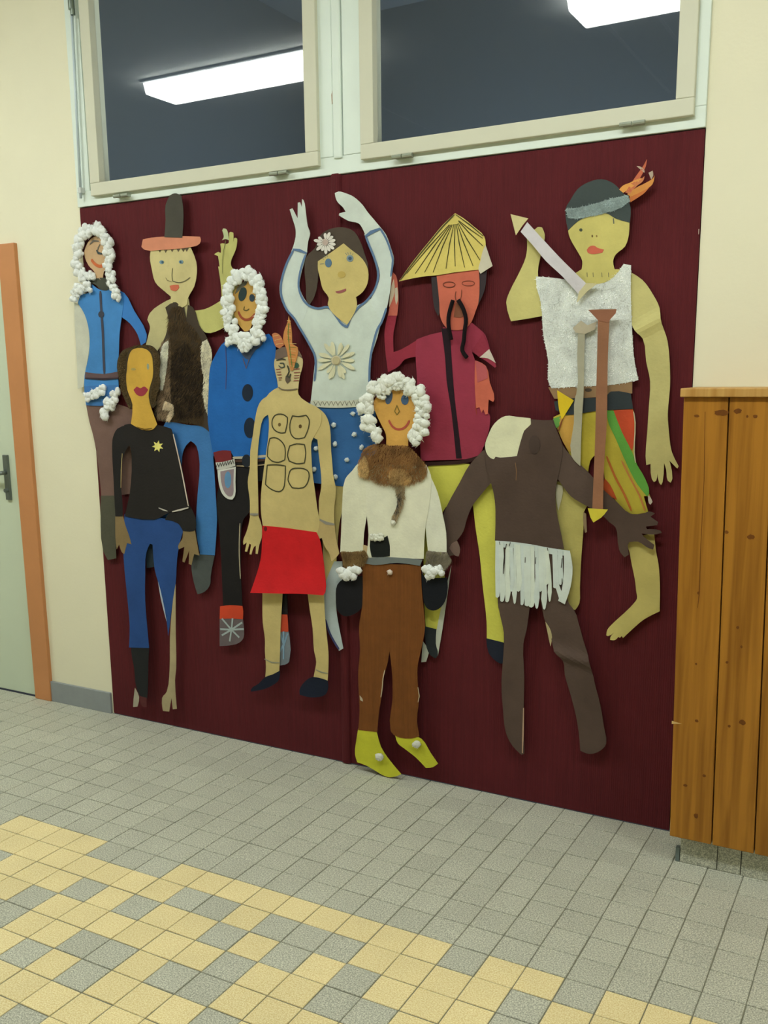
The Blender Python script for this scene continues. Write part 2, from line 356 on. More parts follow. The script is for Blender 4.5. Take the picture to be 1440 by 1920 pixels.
for px, py, rx, rz in ((1353, 774, .019, .008), (1383, 771, .010, .007), (1416, 781, .006, .005), (1401, 781, .003, .004), (1306, 780, .007, .004), (1408, 1007, .010, .0065), (1362, 998, .005, .0045), (1392, 1355, .009, .0075), (1367, 1362, .004, .004), (1306, 1352, .005, .0045), (1305, 1530, .0065, .0075), (1285, 1473, .006, .004), (1320, 1455, .005, .0045), (1383, 1177, .004, .0045), (1363, 1242, .004, .004), (1390, 1213, .003, .004), (1305, 1245, .003, .0035), (1309, 1112, .003, .004)):
    X, Z = wallpt(px, py, .222); bm = bmesh.new(); N = 14; r0 = random.Random(px)
    ring = [bm.verts.new((X + rx * (1 + r0.uniform(-.15, .15)) * math.cos(2 * math.pi * i / N), CY - .0004, Z + rz * (1 + r0.uniform(-.15, .15)) * math.sin(2 * math.pi * i / N))) for i in range(N)]
    bm.faces.new(ring); e_ = bmesh.ops.extrude_face_region(bm, geom=bm.faces[:]); bmesh.ops.translate(bm, verts=[v for v in e_['geom'] if isinstance(v, bmesh.types.BMVert)], vec=(0, .001, 0))
    cpar(finish(bm, 'knot', m_pined))
X, Z = wallpt(1262, 1355, .222); bm = bmesh.new()
vs = [bm.verts.new(p) for p in ((X - .004, CY - .0006, Z + .004), (X + .024, CY - .0004, Z), (X - .004, CY - .0006, Z - .005), (X - .004, CY + .001, Z + .004), (X + .024, CY + .001, Z), (X - .004, CY + .001, Z - .005))]
for f in ((0, 1, 2), (3, 5, 4), (0, 3, 4, 1), (1, 4, 5, 2), (2, 5, 3, 0)): bm.faces.new([vs[i] for i in f])
cpar(finish(bm, 'split_chip', mat((214, 180, 120), .05), label='pale chipped edge'))
# fine crack in the first plank
c_ = [(1322, 772), (1320, 900), (1314, 1020), (1311, 1112), (1308, 1140)]
bm = bmesh.new(); P_ = [wallpt(x, y, .2205) for x, y in c_]
tube_bm(bm, [Vector((x, CY + .0002, z)) for x, z in P_], lambda i: (.0008, .001, .001, .0014, .0006)[i], 5)
cpar(finish(bm, 'crack', m_pined))

# ------------------------------------------------------------------ paper figures
def wav(x, z):
    return .0022 * (math.sin(6.1 * x + 3.2 * z) + math.sin(5.3 * z - 4.7 * x + 1.) + .6 * math.sin(13 * z + 7 * x))
def disp(x, z, off, o):
    d = off + .0066 + wav(x, z)
    c = o.get('curl')
    if c:
        s = (x - c[0]) * c[2] + (z - c[1]) * c[3]
        if s > 0: d += c[4] * s * s
    b = o.get('bump')
    if b:
        s = (x - b[0]) * b[2] + (z - b[1]) * b[3]; d += b[5] * math.exp(-(s / b[4]) ** 2)
    return d
def smooth(pts, closed=True, sharp=False, n=3):
    if sharp or len(pts) < 4: return pts
    N = len(pts); out = []
    for i in range(N if closed else N - 1):
        p0 = pts[(i - 1) % N] if closed or i > 0 else pts[i]; p1 = pts[i]; p2 = pts[(i + 1) % N]; p3 = pts[(i + 2) % N] if closed or i + 2 < N else p2
        def tang(a, b, c):
            u = (b - a); v = (c - b)
            if u.length < 1e-6 or v.length < 1e-6: return Vector((0, 0))
            cs = u.normalized().dot(v.normalized())
            if cs < .6: return Vector((0, 0))
            return (u.normalized() + v.normalized()).normalized()
        L = (p2 - p1).length; t1 = tang(p0, p1, p2) * L; t2 = tang(p1, p2, p3) * L
        k = n if L > .012 else (2 if L > .005 else 1)
        for j in range(k):
            s = j / k; h = (2 * s ** 3 - 3 * s ** 2 + 1, s ** 3 - 2 * s ** 2 + s, -2 * s ** 3 + 3 * s ** 2, s ** 3 - s ** 2)
            out.append(p1 * h[0] + t1 * h[1] + p2 * h[2] + t2 * h[3])
    if not closed: out.append(pts[-1])
    return out
def inside(p, poly):
    c = False; j = len(poly) - 1
    for i in range(len(poly)):
        a, b = poly[i], poly[j]
        if (a.y > p.y) != (b.y > p.y) and p.x < (b.x - a.x) * (p.y - a.y) / (b.y - a.y) + a.x: c = not c
        j = i
    return c
def dist_edge(p, poly):
    m = 9
    for i in range(len(poly)):
        a = poly[i - 1]; b = poly[i]; ab = b - a; t = max(0, min(1, (p - a).dot(ab) / max(1e-9, ab.length_squared))); m = min(m, (p - a - ab * t).length)
    return m
def sheet(poly, off, o, step=.028, th=.0011):
    xs = [p.x for p in poly]; zs = [p.y for p in poly]; vin = list(poly)
    if o.get('bump') or o.get('curl'): step = .012
    if max(max(xs) - min(xs), max(zs) - min(zs)) > step * 1.2:
        i = min(xs) + step / 2; row = 0
        while i < max(xs):
            j = min(zs) + step / 2 + (step / 2 if row % 2 else 0)
            while j < max(zs):
                p = Vector((i, j))
                if inside(p, poly) and dist_edge(p, poly) > step * .3: vin.append(p)
                j += step
            i += step; row += 1
    n = len(poly)
    res = geometry.delaunay_2d_cdt(vin, [(i, (i + 1) % n) for i in range(n)], [list(range(n))], 1, 1e-5)
    V, Fs = res[0], res[2]
    bm = bmesh.new(); fr = []; bk = []
    for v in V:
        d = disp(v.x, v.y, off, o); fr.append(bm.verts.new((v.x, -d - th, v.y))); bk.append(bm.verts.new((v.x, -d, v.y)))
    ec = {}
    for f in Fs:
        if len(f) < 3: continue
        c = Vector((0, 0))
        for i in f: c += V[i]
        try: bm.faces.new([fr[i] for i in f]); bm.faces.new([bk[i] for i in reversed(f)])
        except ValueError: continue
        for k in range(len(f)):
            a, b = f[k], f[(k + 1) % len(f)]; ec[(a, b)] = ec.get((a, b), 0) + 1
    for (a, b) in ec:
        if (b, a) not in ec:
            try: bm.faces.new((fr[b], fr[a], bk[a], bk[b]))
            except ValueError: pass
    for v in [v for v in bm.verts if not v.link_faces]: bm.verts.remove(v)
    return bm
def stroke(pts, w, off, o, closed):
    h = w / 2; n = len(pts); bm = bmesh.new(); rows = []
    for i, p in enumerate(pts):
        a = pts[(i - 1) % n] if closed or i else p; b = pts[(i + 1) % n] if closed or i < n - 1 else p
        d = (b - a); d = d.normalized() if d.length > 1e-7 else Vector((1, 0)); s = Vector((-d.y, d.x))
        q = []
        for k, e in ((-1, 0), (1, 0), (1, .0006), (-1, .0006)):
            c = p + s * h * k * (1 if closed or 0 < i < n - 1 else .55); q.append(bm.verts.new((c.x, -disp(c.x, c.y, off, o) - .0006 - e, c.y)))
        rows.append(q)
    R = list(zip(rows, rows[1:])) + ([(rows[-1], rows[0])] if closed else [])
    for a, b in R:
        for k in range(4): bm.faces.new((a[k], a[(k + 1) % 4], b[(k + 1) % 4], b[k]))
    if not closed: bm.faces.new(rows[0][::-1]); bm.faces.new(rows[-1])
    return bm
def blob(bm, c, r, rg):
    g = bmesh.ops.create_icosphere(bm, subdivisions=2, radius=1, matrix=Matrix.Identity(4)); s = Vector((rg.random() * 50, rg.random() * 50, rg.random() * 50))
    sx, sz = rg.uniform(.8, 1.25), rg.uniform(.8, 1.2)
    for v in g['verts']:
        k = 1 + .30 * noise.noise(v.co * 1.6 + s) + .13 * noise.noise(v.co * 5 + s)
        v.co = Vector((v.co.x * sx, v.co.y * .72, v.co.z * sz)) * (r * k) + c
def pile(poly, off, o, n, r, rg, curly):
    xs = [p.x for p in poly]; zs = [p.y for p in poly]; bm = bmesh.new(); k = 0; tries = 0; ang = rg.uniform(-.3, .3)
    L = .0052 * r if not curly else .006
    while k < n and tries < n * 8:
        tries += 1
        p = Vector((rg.uniform(min(xs), max(xs)), rg.uniform(min(zs), max(zs))))
        if not inside(p, poly): continue
        k += 1
        a = (-math.pi / 2 + ang + 1.1 * noise.noise(Vector((p.x * 22, p.y * 22, 3.))) + rg.uniform(-.55, .55)) if not curly else rg.uniform(0, 2 * math.pi)
        d = Vector((math.cos(a), math.sin(a))); l = L * rg.uniform(.5, 1.2); w = .0009 if not curly else .0013; s = Vector((-d.y, d.x)) * w
        y0 = disp(p.x, p.y, off, o); e = p + d * l; lift = rg.uniform(.2, .75) * l
        v = [bm.verts.new((p.x - s.x, -y0, p.y - s.y)), bm.verts.new((p.x + s.x, -y0, p.y + s.y)), bm.verts.new((e.x, -y0 - .001 - lift, e.y))]
        bm.faces.new(v)
    me = bpy.data.meshes.new('pile'); bm.to_mesh(me); bm.free(); return me
# outlines in metres on the wall: (x z) pairs; kinds P paper, S painted stroke, T yarn, C/B cotton, U fur
FIGS = [
 ('paper_figure','paper cutout','leftmost paper figure, pale blue parka with white fluffy hood, overlapping the cream wall','paper cut-out figures on the maroon board',[
  ('P','paper_arm',(206,208,192),0.009,'-1.1915 1.7429 -1.1593 1.7241 -1.1228 1.6576 -1.1215 1.5747 -1.1483 1.487 -1.1716 1.407 -1.2039 1.3981 -1.1992 1.5411 -1.1975 1.6514',None,{'label': 'pale back of a paper arm hanging over the plaster'}),
  ('P','trousers',(122,96,88),0.009,'-1.1629 1.335 -0.9876 1.3358 -0.9172 1.3168 -0.929 1.1708 -0.95 0.9767 -1.0054 0.9689 -0.9885 1.1693 -1.0101 1.228 -1.0251 1.1931 -1.0411 0.9621 -1.1155 0.9573 -1.1216 1.1156 -1.1339 1.2058 -1.1503 1.2655',None,{}),
  ('P','boot',(84,84,70),0.0106,'-1.117 0.961 -1.0393 0.9649 -1.0432 0.8654 -1.0483 0.7024 -1.0963 0.6906 -1.1206 0.7305 -1.1238 0.8862',None,{}),
  ('P','parka',(72,138,205),0.0122,'-1.0842 1.8063 -1.0414 1.7828 -0.9754 1.7921 -0.931 1.7647 -0.9226 1.7265 -0.9319 1.6847 -0.949 1.6216 -0.9614 1.5449 -0.9732 1.4759 -0.9784 1.3799 -1.1654 1.3734 -1.1591 1.4516 -1.1246 1.5396 -1.1163 1.6268 -1.1345 1.6926 -1.1683 1.7374 -1.1519 1.7669 -1.102 1.7773',None,{}),
  ('P','sleeve',(64,130,205),0.0106,'-0.9605 1.7788 -0.9152 1.764 -0.869 1.6949 -0.8121 1.6049 -0.8183 1.5756 -0.8449 1.5636 -0.8588 1.6062 -0.8957 1.6497 -0.9451 1.6853',None,{}),
  ('P','hem',(70,125,190),0.0125,'-1.1646 1.4092 -0.9809 1.4132 -0.983 1.365 -1.0306 1.3357 -1.1596 1.3327',None,{}),
  ('P','scarf',(74,76,66),0.0138,'-1.1221 1.8359 -1.0595 1.8282 -1.012 1.8276 -0.9666 1.8083 -0.9924 1.7823 -1.0339 1.7823 -1.0676 1.8053 -1.121 1.8158',None,{}),
  ('S','zip_strip',(70,72,88),0.0138,'-1.0402 1.7784 -1.0404 1.7103 -1.0392 1.6244 -1.044 1.5379 -1.0484 1.4549',None,{'w':0.0124}),
  ('P','toggle',(62,66,80),0.0144,'-1.0262 1.6883 -1.0283 1.6828 -1.033 1.6785 -1.0394 1.6763 -1.0463 1.6766 -1.0523 1.6792 -1.0562 1.6839 -1.0573 1.6895 -1.0552 1.695 -1.0505 1.6993 -1.044 1.7015 -1.0371 1.7012 -1.0311 1.6985 -1.0273 1.6939',None,{}),
  ('P','belt',(104,84,86),0.0138,'-1.1523 1.4655 -1.0519 1.4572 -0.9719 1.4659 -0.973 1.4372 -1.0605 1.4355 -1.1563 1.4387',None,{'label': 'brown painted belt'}),
  ('S','belt_line',(60,48,56),0.0151,'-1.1534 1.4411 -1.0524 1.4369 -0.9716 1.4396',None,{'w':0.0084}),
  ('P','face',(206,172,132),0.0138,'-1.1163 1.9268 -1.0981 1.9592 -1.0692 1.9801 -1.0331 1.9857 -0.9931 1.9723 -0.9786 1.9382 -0.979 1.9009 -0.9932 1.8726 -1.016 1.8489 -1.0245 1.8199 -1.0601 1.8218 -1.0663 1.8518 -1.0968 1.879',None,{}),
  ('S','eyebrow',(110,105,95),0.0154,'-1.0816 1.9578 -1.0596 1.9696 -1.0303 1.9658','face',{'w':0.0079}),
  ('S','eye',(70,80,80),0.0154,'-1.0469 1.9336 -1.0385 1.9222 -1.017 1.9174','face',{'w':0.0099}),
  ('S','nose',(120,115,100),0.0154,'-1.0255 1.9538 -1.0367 1.9413 -1.0411 1.932','face',{'w':0.006}),
  ('S','mouth',(205,110,66),0.0154,'-1.078 1.9009 -1.0645 1.8853 -1.036 1.8718 -0.9972 1.8761','face',{'w':0.012}),
  ('C','cotton_hood',(238,242,240),0.0154,'-1.1259 1.8424 -1.1438 1.8775 -1.1427 1.9199 -1.1325 1.9615 -1.1019 1.997 -1.0615 2.0126 -1.0234 2.0096 -0.9928 1.9907 -0.9724 1.9583 -0.9702 1.9168 -0.9767 1.8756 -0.9716 1.8336 -0.9676 1.8124',None,{'r':0.0212}),
  ('C','cotton_hood',(238,242,240),0.0154,'-1.1158 1.8525 -1.087 1.8381 -1.0635 1.8325',None,{'r':0.0159}),
  ('C','cotton_collar',(238,242,240),0.0154,'-1.1801 1.7594 -1.1593 1.7821 -1.1278 1.7912 -1.0882 1.7935',None,{'r':0.0184}),
  ('C','cotton_collar',(238,242,240),0.0154,'-0.955 1.7887 -0.9452 1.7673 -0.9356 1.7437',None,{'r':0.0191}),
  ('C','cotton_hem',(238,242,240),0.0154,'-1.1467 1.3649 -1.1118 1.3738 -1.0763 1.3918 -1.0426 1.3942',None,{'r':0.0167}),
  ('C','cotton_hem',(238,242,240),0.0154,'-0.988 1.3747 -1.0178 1.3359 -1.0581 1.2965',None,{'r':0.0214}),
 ]),
 ('paper_figure','paper cutout','paper figure with tall dark hat, salmon brim and brown fur waistcoat, one hand raised','paper cut-out figures on the maroon board',[
  ('P','paper_arm',(198,196,122),0.016,'-0.5837 1.6838 -0.5202 1.6869 -0.4719 1.7021 -0.4365 1.7176 -0.4367 1.7591 -0.4473 1.8348 -0.4406 1.8336 -0.4437 1.8571 -0.4462 1.8709 -0.4624 1.8778 -0.4441 1.8853 -0.4342 1.8807 -0.4314 1.8854 -0.4338 1.9125 -0.4236 1.9137 -0.4036 1.9104 -0.396 1.9137 -0.3929 1.9479 -0.3866 1.9507 -0.3756 1.9465 -0.375 1.9331 -0.3772 1.9142 -0.3721 1.9282 -0.3653 1.9286 -0.3593 1.9243 -0.3598 1.9149 -0.3645 1.8951 -0.3755 1.8739 -0.3878 1.8535 -0.391 1.8392 -0.3842 1.8243 -0.3759 1.8151 -0.366 1.7181 -0.3817 1.6435 -0.452 1.6115 -0.5201 1.6021 -0.5585 1.6382',None,{'bump':(-0.4206,1.8331,0.9981,-0.0612,0.012,0.004)}),
  ('P','finger',(196,206,160),0.0184,'-0.4141 1.9635 -0.4041 1.9618 -0.3983 1.9528 -0.3954 1.9363 -0.3937 1.9219 -0.406 1.9266 -0.4225 1.9235 -0.4132 1.9329 -0.4149 1.9474 -0.4194 1.9573','paper_arm',{'label': 'folded paper finger'}),
  ('S','crease',(128,128,80),0.0184,'-0.4062 1.9218 -0.411 1.903 -0.4188 1.8746 -0.4228 1.8459 -0.4249 1.8071','paper_arm',{'w':0.0024}),
  ('P','shirt',(196,188,138),0.016,'-0.7105 1.721 -0.6715 1.7315 -0.591 1.7277 -0.5945 1.6714 -0.6469 1.6122 -0.6905 1.6135 -0.7204 1.5813 -0.7626 1.5363 -0.8175 1.5586 -0.7971 1.6043 -0.7881 1.6332 -0.7997 1.6586 -0.7855 1.683',None,{}),
  ('P','boot',(78,84,84),0.016,'-0.6443 0.7609 -0.5255 0.7557 -0.5515 0.6703 -0.555 0.6404 -0.5826 0.607 -0.6206 0.5917 -0.6365 0.6376 -0.6456 0.6915',None,{}),
  ('P','boot',(46,58,66),0.016,'-0.8847 0.7926 -0.8289 0.7967 -0.8339 0.6852 -0.8771 0.6763',None,{}),
  ('P','trousers',(64,122,186),0.0176,'-0.7348 1.276 -0.6137 1.2588 -0.5244 1.2601 -0.5065 1.2143 -0.5079 1.1354 -0.5039 0.9948 -0.502 0.8999 -0.523 0.7578 -0.596 0.7554 -0.609 0.8447 -0.594 0.9903 -0.5778 1.1097 -0.5886 1.1799 -0.6175 1.1989 -0.6431 1.1785 -0.6642 1.1353 -0.6958 0.9367 -0.8999 0.7742 -0.9145 0.9245 -0.8049 1.1745',None,{'bump':(-0.5371,1.1532,-0.0576,-0.9983,0.03,0.003)}),
  ('P','fur_waistcoat',(70,60,48),0.0192,'-0.7045 1.7003 -0.664 1.7181 -0.6152 1.7121 -0.606 1.6554 -0.5951 1.7054 -0.5702 1.6946 -0.5462 1.6299 -0.5181 1.5923 -0.4936 1.5354 -0.4964 1.4867 -0.5064 1.4437 -0.5196 1.3009 -0.5159 1.2308 -0.5532 1.2543 -0.7024 1.2705 -0.7563 1.2719 -0.7956 1.2963 -0.7816 1.3747 -0.7593 1.4562 -0.7538 1.5329 -0.712 1.5939 -0.6919 1.6546',None,{}),
  ('U','dark_fur',(84,66,42),0.0198,'-0.6723 1.7028 -0.6202 1.7064 -0.6057 1.6514 -0.557 1.6109 -0.5312 1.5323 -0.5256 1.4537 -0.5377 1.3348 -0.5469 1.2645 -0.6987 1.2768 -0.6972 1.4556 -0.6889 1.5754 -0.6993 1.6548','fur_waistcoat',{'n':5200,'r':0.0063}),
  ('U','black_fur',(34,29,26),0.0211,'-0.6807 1.5254 -0.6148 1.5734 -0.5477 1.4934 -0.5493 1.2947 -0.6865 1.2831','fur_waistcoat',{'n':3000,'r':0.006}),
  ('U','grey_fur',(140,118,92),0.0198,'-0.7313 1.5765 -0.6878 1.5912 -0.6945 1.4555 -0.7144 1.2827 -0.7796 1.282 -0.7573 1.4765','fur_waistcoat',{'n':2400,'r':0.0061}),
  ('U','pale_fur',(245,244,225),0.024,'-0.7204 1.5661 -0.693 1.5793 -0.7148 1.4558 -0.7379 1.3952 -0.7559 1.4075 -0.7429 1.4763','fur_waistcoat',{'n':2600,'r':0.0044}),
  ('U','pale_fur',(240,234,208),0.023,'-0.5314 1.5712 -0.5107 1.5784 -0.4906 1.5352 -0.496 1.4847 -0.5123 1.3747 -0.5217 1.3011 -0.5351 1.3349 -0.5332 1.4538 -0.5422 1.5168','fur_waistcoat',{'n':3000,'r':0.0039}),
  ('U','pale_fur',(232,214,180),0.0224,'-0.7315 1.3514 -0.6895 1.3375 -0.692 1.3001 -0.7152 1.2755 -0.7303 1.281 -0.703 1.3188 -0.7459 1.3232','fur_waistcoat',{'n':1300,'r':0.0045}),
  ('P','head',(208,196,142),0.0192,'-0.7569 1.9161 -0.5664 1.9088 -0.5435 1.8562 -0.5433 1.8167 -0.5592 1.77 -0.5908 1.7316 -0.5976 1.7077 -0.6388 1.6933 -0.6781 1.7133 -0.6736 1.7395 -0.7049 1.7613 -0.7464 1.796 -0.7593 1.8455 -0.7646 1.8864',None,{}),
  ('P','fringe',(96,84,66),0.0208,'-0.7215 1.9151 -0.702 1.9137 -0.7127 1.9009','head',{}),
  ('P','fringe',(96,84,66),0.0208,'-0.6934 1.9119 -0.674 1.9106 -0.6846 1.8978','head',{}),
  ('P','fringe',(96,84,66),0.0208,'-0.662 1.9121 -0.6428 1.9108 -0.6533 1.898','head',{}),
  ('P','fringe',(96,84,66),0.0208,'-0.6327 1.9109 -0.6136 1.9095 -0.624 1.8968','head',{}),
  ('P','fringe',(96,84,66),0.0208,'-0.6088 1.9092 -0.5899 1.9079 -0.6002 1.8952','head',{}),
  ('P','fringe',(96,84,66),0.0208,'-0.593 1.9089 -0.5741 1.9076 -0.5844 1.8949','head',{}),
  ('P','eye',(120,150,165),0.0208,'-0.6962 1.8649 -0.6975 1.862 -0.7006 1.8598 -0.705 1.8588 -0.7099 1.8591 -0.7142 1.8607 -0.717 1.8632 -0.7179 1.8663 -0.7166 1.8692 -0.7134 1.8713 -0.709 1.8724 -0.7041 1.8721 -0.6999 1.8705 -0.697 1.8679','head',{}),
  ('P','eye',(120,150,165),0.0208,'-0.6025 1.8598 -0.6037 1.8569 -0.6068 1.8547 -0.6111 1.8537 -0.6159 1.854 -0.62 1.8556 -0.6228 1.8581 -0.6237 1.8611 -0.6224 1.864 -0.6194 1.8661 -0.615 1.8671 -0.6103 1.8668 -0.6061 1.8653 -0.6034 1.8627','head',{}),
  ('P','pupil',(60,90,110),0.0216,'-0.6987 1.865 -0.6993 1.8634 -0.7005 1.8623 -0.7023 1.8617 -0.7043 1.8618 -0.706 1.8626 -0.7071 1.8639 -0.7074 1.8655 -0.7069 1.8671 -0.7056 1.8682 -0.7038 1.8688 -0.7018 1.8687 -0.7002 1.8679 -0.699 1.8666','head',{}),
  ('P','pupil',(60,90,110),0.0216,'-0.6108 1.8602 -0.6113 1.8587 -0.6126 1.8575 -0.6143 1.8569 -0.6162 1.8571 -0.6179 1.8579 -0.619 1.8592 -0.6193 1.8607 -0.6188 1.8623 -0.6175 1.8634 -0.6158 1.864 -0.6139 1.8639 -0.6122 1.8631 -0.6111 1.8618','head',{}),
  ('S','nose',(110,104,78),0.0208,'-0.6556 1.8411 -0.6606 1.8154 -0.6603 1.7953 -0.6312 1.7873 -0.5989 1.7919 -0.5743 1.8033','head',{'w':0.0031}),
  ('S','cheek_line',(140,130,96),0.0208,'-0.692 1.8083 -0.6845 1.7986 -0.6633 1.7914','head',{'w':0.0029}),
  ('P','mouth',(208,112,84),0.0208,'-0.675 1.7779 -0.6559 1.7809 -0.6317 1.7797 -0.6297 1.7695 -0.6467 1.7575 -0.6706 1.7635','head',{}),
  ('P','hat_brim',(216,142,112),0.0224,'-0.7916 1.9533 -0.7482 1.9565 -0.6723 1.9548 -0.5927 1.9503 -0.52 1.9429 -0.5155 1.9321 -0.5242 1.9172 -0.569 1.9094 -0.6219 1.9076 -0.7025 1.9092 -0.7845 1.9149 -0.8014 1.9269',None,{}),
  ('P','hat_crown',(78,76,68),0.024,'-0.6619 2.0841 -0.6475 2.0991 -0.6209 2.1024 -0.5979 2.0917 -0.5904 2.0466 -0.5926 1.9963 -0.6001 1.9452 -0.6839 1.9531 -0.6747 2.0147 -0.6741 2.0618',None,{}),
 ]),
 ('paper_figure','paper cutout','rightmost paper figure with grey headband, orange feathers, fleecy white vest and striped wrap','paper cut-out figures on the maroon board',[
  ('P','paper_arm',(206,198,128),0.012,'0.7339 1.8607 0.7628 1.8701 0.7704 1.8754 0.784 1.8731 0.7929 1.8523 0.7894 1.8216 0.7816 1.791 0.7741 1.7445 0.7792 1.7127 0.8019 1.6563 0.8029 1.6146 0.7468 1.6067 0.6896 1.6007 0.6731 1.6581 0.6837 1.6898 0.7135 1.7441 0.7344 1.7902 0.738 1.8253',None,{}),
  ('P','paper_arm',(202,194,130),0.012,'1.0491 1.7321 1.0932 1.7033 1.1258 1.6604 1.1467 1.622 1.1564 1.5765 1.174 1.5269 1.1861 1.4315 1.1874 1.3893 1.1847 1.3184 1.1904 1.2664 1.2012 1.2078 1.2232 1.1658 1.2197 1.1585 1.1954 1.1813 1.2069 1.1289 1.2023 1.1161 1.1939 1.1217 1.1875 1.1546 1.1801 1.1742 1.1788 1.1177 1.175 1.1082 1.1691 1.114 1.1617 1.147 1.1596 1.1203 1.1532 1.116 1.1461 1.1264 1.1409 1.1696 1.1285 1.1658 1.125 1.1924 1.1269 1.2653 1.1285 1.3407 1.129 1.4127 1.1147 1.4709 1.1022 1.5364 1.0796 1.56 1.0626 1.5912 1.0511 1.683',None,{'bump':(1.1248,1.5783,0.4517,-0.8922,0.022,0.011)}),
  ('P','leg',(186,176,104),0.012,'0.8415 1.1082 0.9289 1.0785 0.9541 1.0362 0.9413 1.0086 0.9428 0.9614 0.9386 0.8758 0.9366 0.772 0.9365 0.7196 0.9232 0.6954 0.8873 0.7145 0.8658 0.8526 0.8511 1.0067',None,{}),
  ('P','leg',(202,190,116),0.012,'1.0644 0.9358 1.1234 0.9521 1.1612 0.9607 1.1689 0.9073 1.1783 0.8659 1.1849 0.806 1.1887 0.7208 1.1434 0.691 1.1059 0.6523 1.0802 0.6233 1.0762 0.6298 1.071 0.6228 1.0656 0.6253 1.0553 0.6139 1.0404 0.6127 1.041 0.6223 1.0548 0.6414 1.0332 0.6239 1.0272 0.6254 1.0294 0.6431 1.0441 0.6639 1.0795 0.7026 1.1056 0.7335 1.1174 0.7533 1.1145 0.7746 1.1083 0.814 1.0975 0.8591 1.0834 0.9128',None,{'bump':(1.1954,0.7437,-0.6711,0.7413,0.03,0.004)}),
  ('P','wrap_skirt',(196,180,66),0.0136,'0.8345 1.305 0.8752 1.3224 0.9661 1.3332 1.0813 1.3339 1.0897 1.2912 1.0912 1.1915 1.1016 1.1651 1.123 1.1323 1.1401 1.0826 1.1523 1.0563 1.1467 1.0475 1.1372 1.0741 1.1256 1.0718 1.141 1.0252 1.0875 1.0159 1.0594 1.0342 1.0233 1.0804 1.0046 1.1207 0.9992 1.1751 0.9709 1.1913 0.9575 1.1738 0.9518 1.1324 0.9229 1.152 0.8594 1.2469',None,{}),
  ('P','red_panel',(198,78,46),0.0152,'1.0215 1.3286 1.0819 1.3314 1.0875 1.2912 1.0879 1.2249 1.083 1.2048 1.0511 1.2608 1.0308 1.3071','wrap_skirt',{}),
  ('S','white_edge',(205,195,160),0.0158,'1.0843 1.3242 1.0903 1.2913 1.0912 1.205 1.0969 1.1718','wrap_skirt',{'w':0.0032}),
  ('P','green_band',(100,168,70),0.0155,'1.0019 1.3269 1.0234 1.327 1.0511 1.2642 1.0844 1.2048 1.1021 1.1652 1.1271 1.126 1.1416 1.0829 1.1361 1.0719 1.1045 1.1082 1.0719 1.1642 1.0314 1.2471 1.0094 1.2902','wrap_skirt',{}),
  ('P','green_band',(110,168,80),0.0152,'0.8351 1.3009 0.8583 1.3087 0.8555 1.2778 0.8431 1.2708 0.8336 1.2878','wrap_skirt',{}),
  ('P','orange_band',(206,160,76),0.0152,'0.8548 1.3053 0.9008 1.3142 0.9024 1.1998 0.8899 1.1994 0.8599 1.247','wrap_skirt',{}),
  ('S','stripe',(190,110,50),0.0155,'1.0079 1.1892 1.0358 1.129 1.0651 1.0792 1.091 1.026','wrap_skirt',{'w':0.0065}),
  ('S','stripe',(196,128,70),0.0155,'1.0545 1.1771 1.0836 1.1242 1.1126 1.0747 1.1313 1.0283','wrap_skirt',{'w':0.0049}),
  ('P','orange_patch',(188,84,40),0.0154,'1.0051 1.1209 1.0231 1.1012 1.0453 1.0577 1.0243 1.0669 1.0028 1.0865','wrap_skirt',{}),
  ('S','fold_line',(120,130,60),0.0155,'0.927 1.2891 0.9262 1.2004 0.9247 1.1591','wrap_skirt',{'w':0.0023}),
  ('P','paper_tab',(206,196,180),0.0152,'1.1392 1.076 1.1461 1.0696 1.1526 1.0565 1.147 1.0478 1.1418 1.0525','wrap_skirt',{}),
  ('P','paper_tip',(196,192,165),0.0152,'0.8523 1.097 0.8732 1.0927 0.8738 1.0699 0.8608 1.0134 0.8511 1.0617',None,{}),
  ('P','paper_strip',(150,128,98),0.0136,'0.9414 1.0136 0.9504 1.0089 0.9548 0.9511 0.9488 0.9479 0.9416 0.9855',None,{}),
  ('P','waist',(152,122,88),0.0152,'0.8158 1.3966 1.0766 1.4131 1.078 1.3779 0.9043 1.3619 0.8361 1.3618',None,{}),
  ('P','belly_mark',(84,72,60),0.0162,'0.9544 1.3881 0.9534 1.3856 0.9505 1.3837 0.9462 1.3826 0.9414 1.3826 0.937 1.3837 0.9339 1.3857 0.9328 1.3881 0.9338 1.3906 0.9367 1.3925 0.941 1.3935 0.9459 1.3935 0.9502 1.3924 0.9533 1.3905','waist',{}),
  ('P','belt',(54,62,66),0.0168,'0.8361 1.353 0.9034 1.364 0.966 1.3651 1.0033 1.374 1.0132 1.3833 1.0738 1.3773 1.0829 1.3324 0.9673 1.325 0.8766 1.313 0.8422 1.3274',None,{'label': 'dark green-grey painted belt'}),
  ('P','yellow_pennant',(226,196,40),0.02,'0.8464 1.3877 0.9004 1.3567 0.8645 1.2981 0.854 1.3293',None,{}),
  ('S','pennant_stick',(140,82,46),0.0184,'0.8674 1.3038 0.8601 1.2815 0.8528 1.2591',None,{'w':0.0049}),
  ('P','fleece_vest',(226,232,228),0.0168,'0.7698 1.7306 0.8442 1.7206 0.9028 1.7057 0.9359 1.6982 0.996 1.7083 1.0379 1.7511 1.0596 1.746 1.061 1.6821 1.0695 1.5678 1.0813 1.4714 1.0954 1.4169 1.0592 1.4094 1.0071 1.4026 0.9038 1.3983 0.8272 1.3937 0.8159 1.4149 0.8144 1.4758 0.7974 1.5567 0.7864 1.6567 0.7735 1.6969',None,{}),
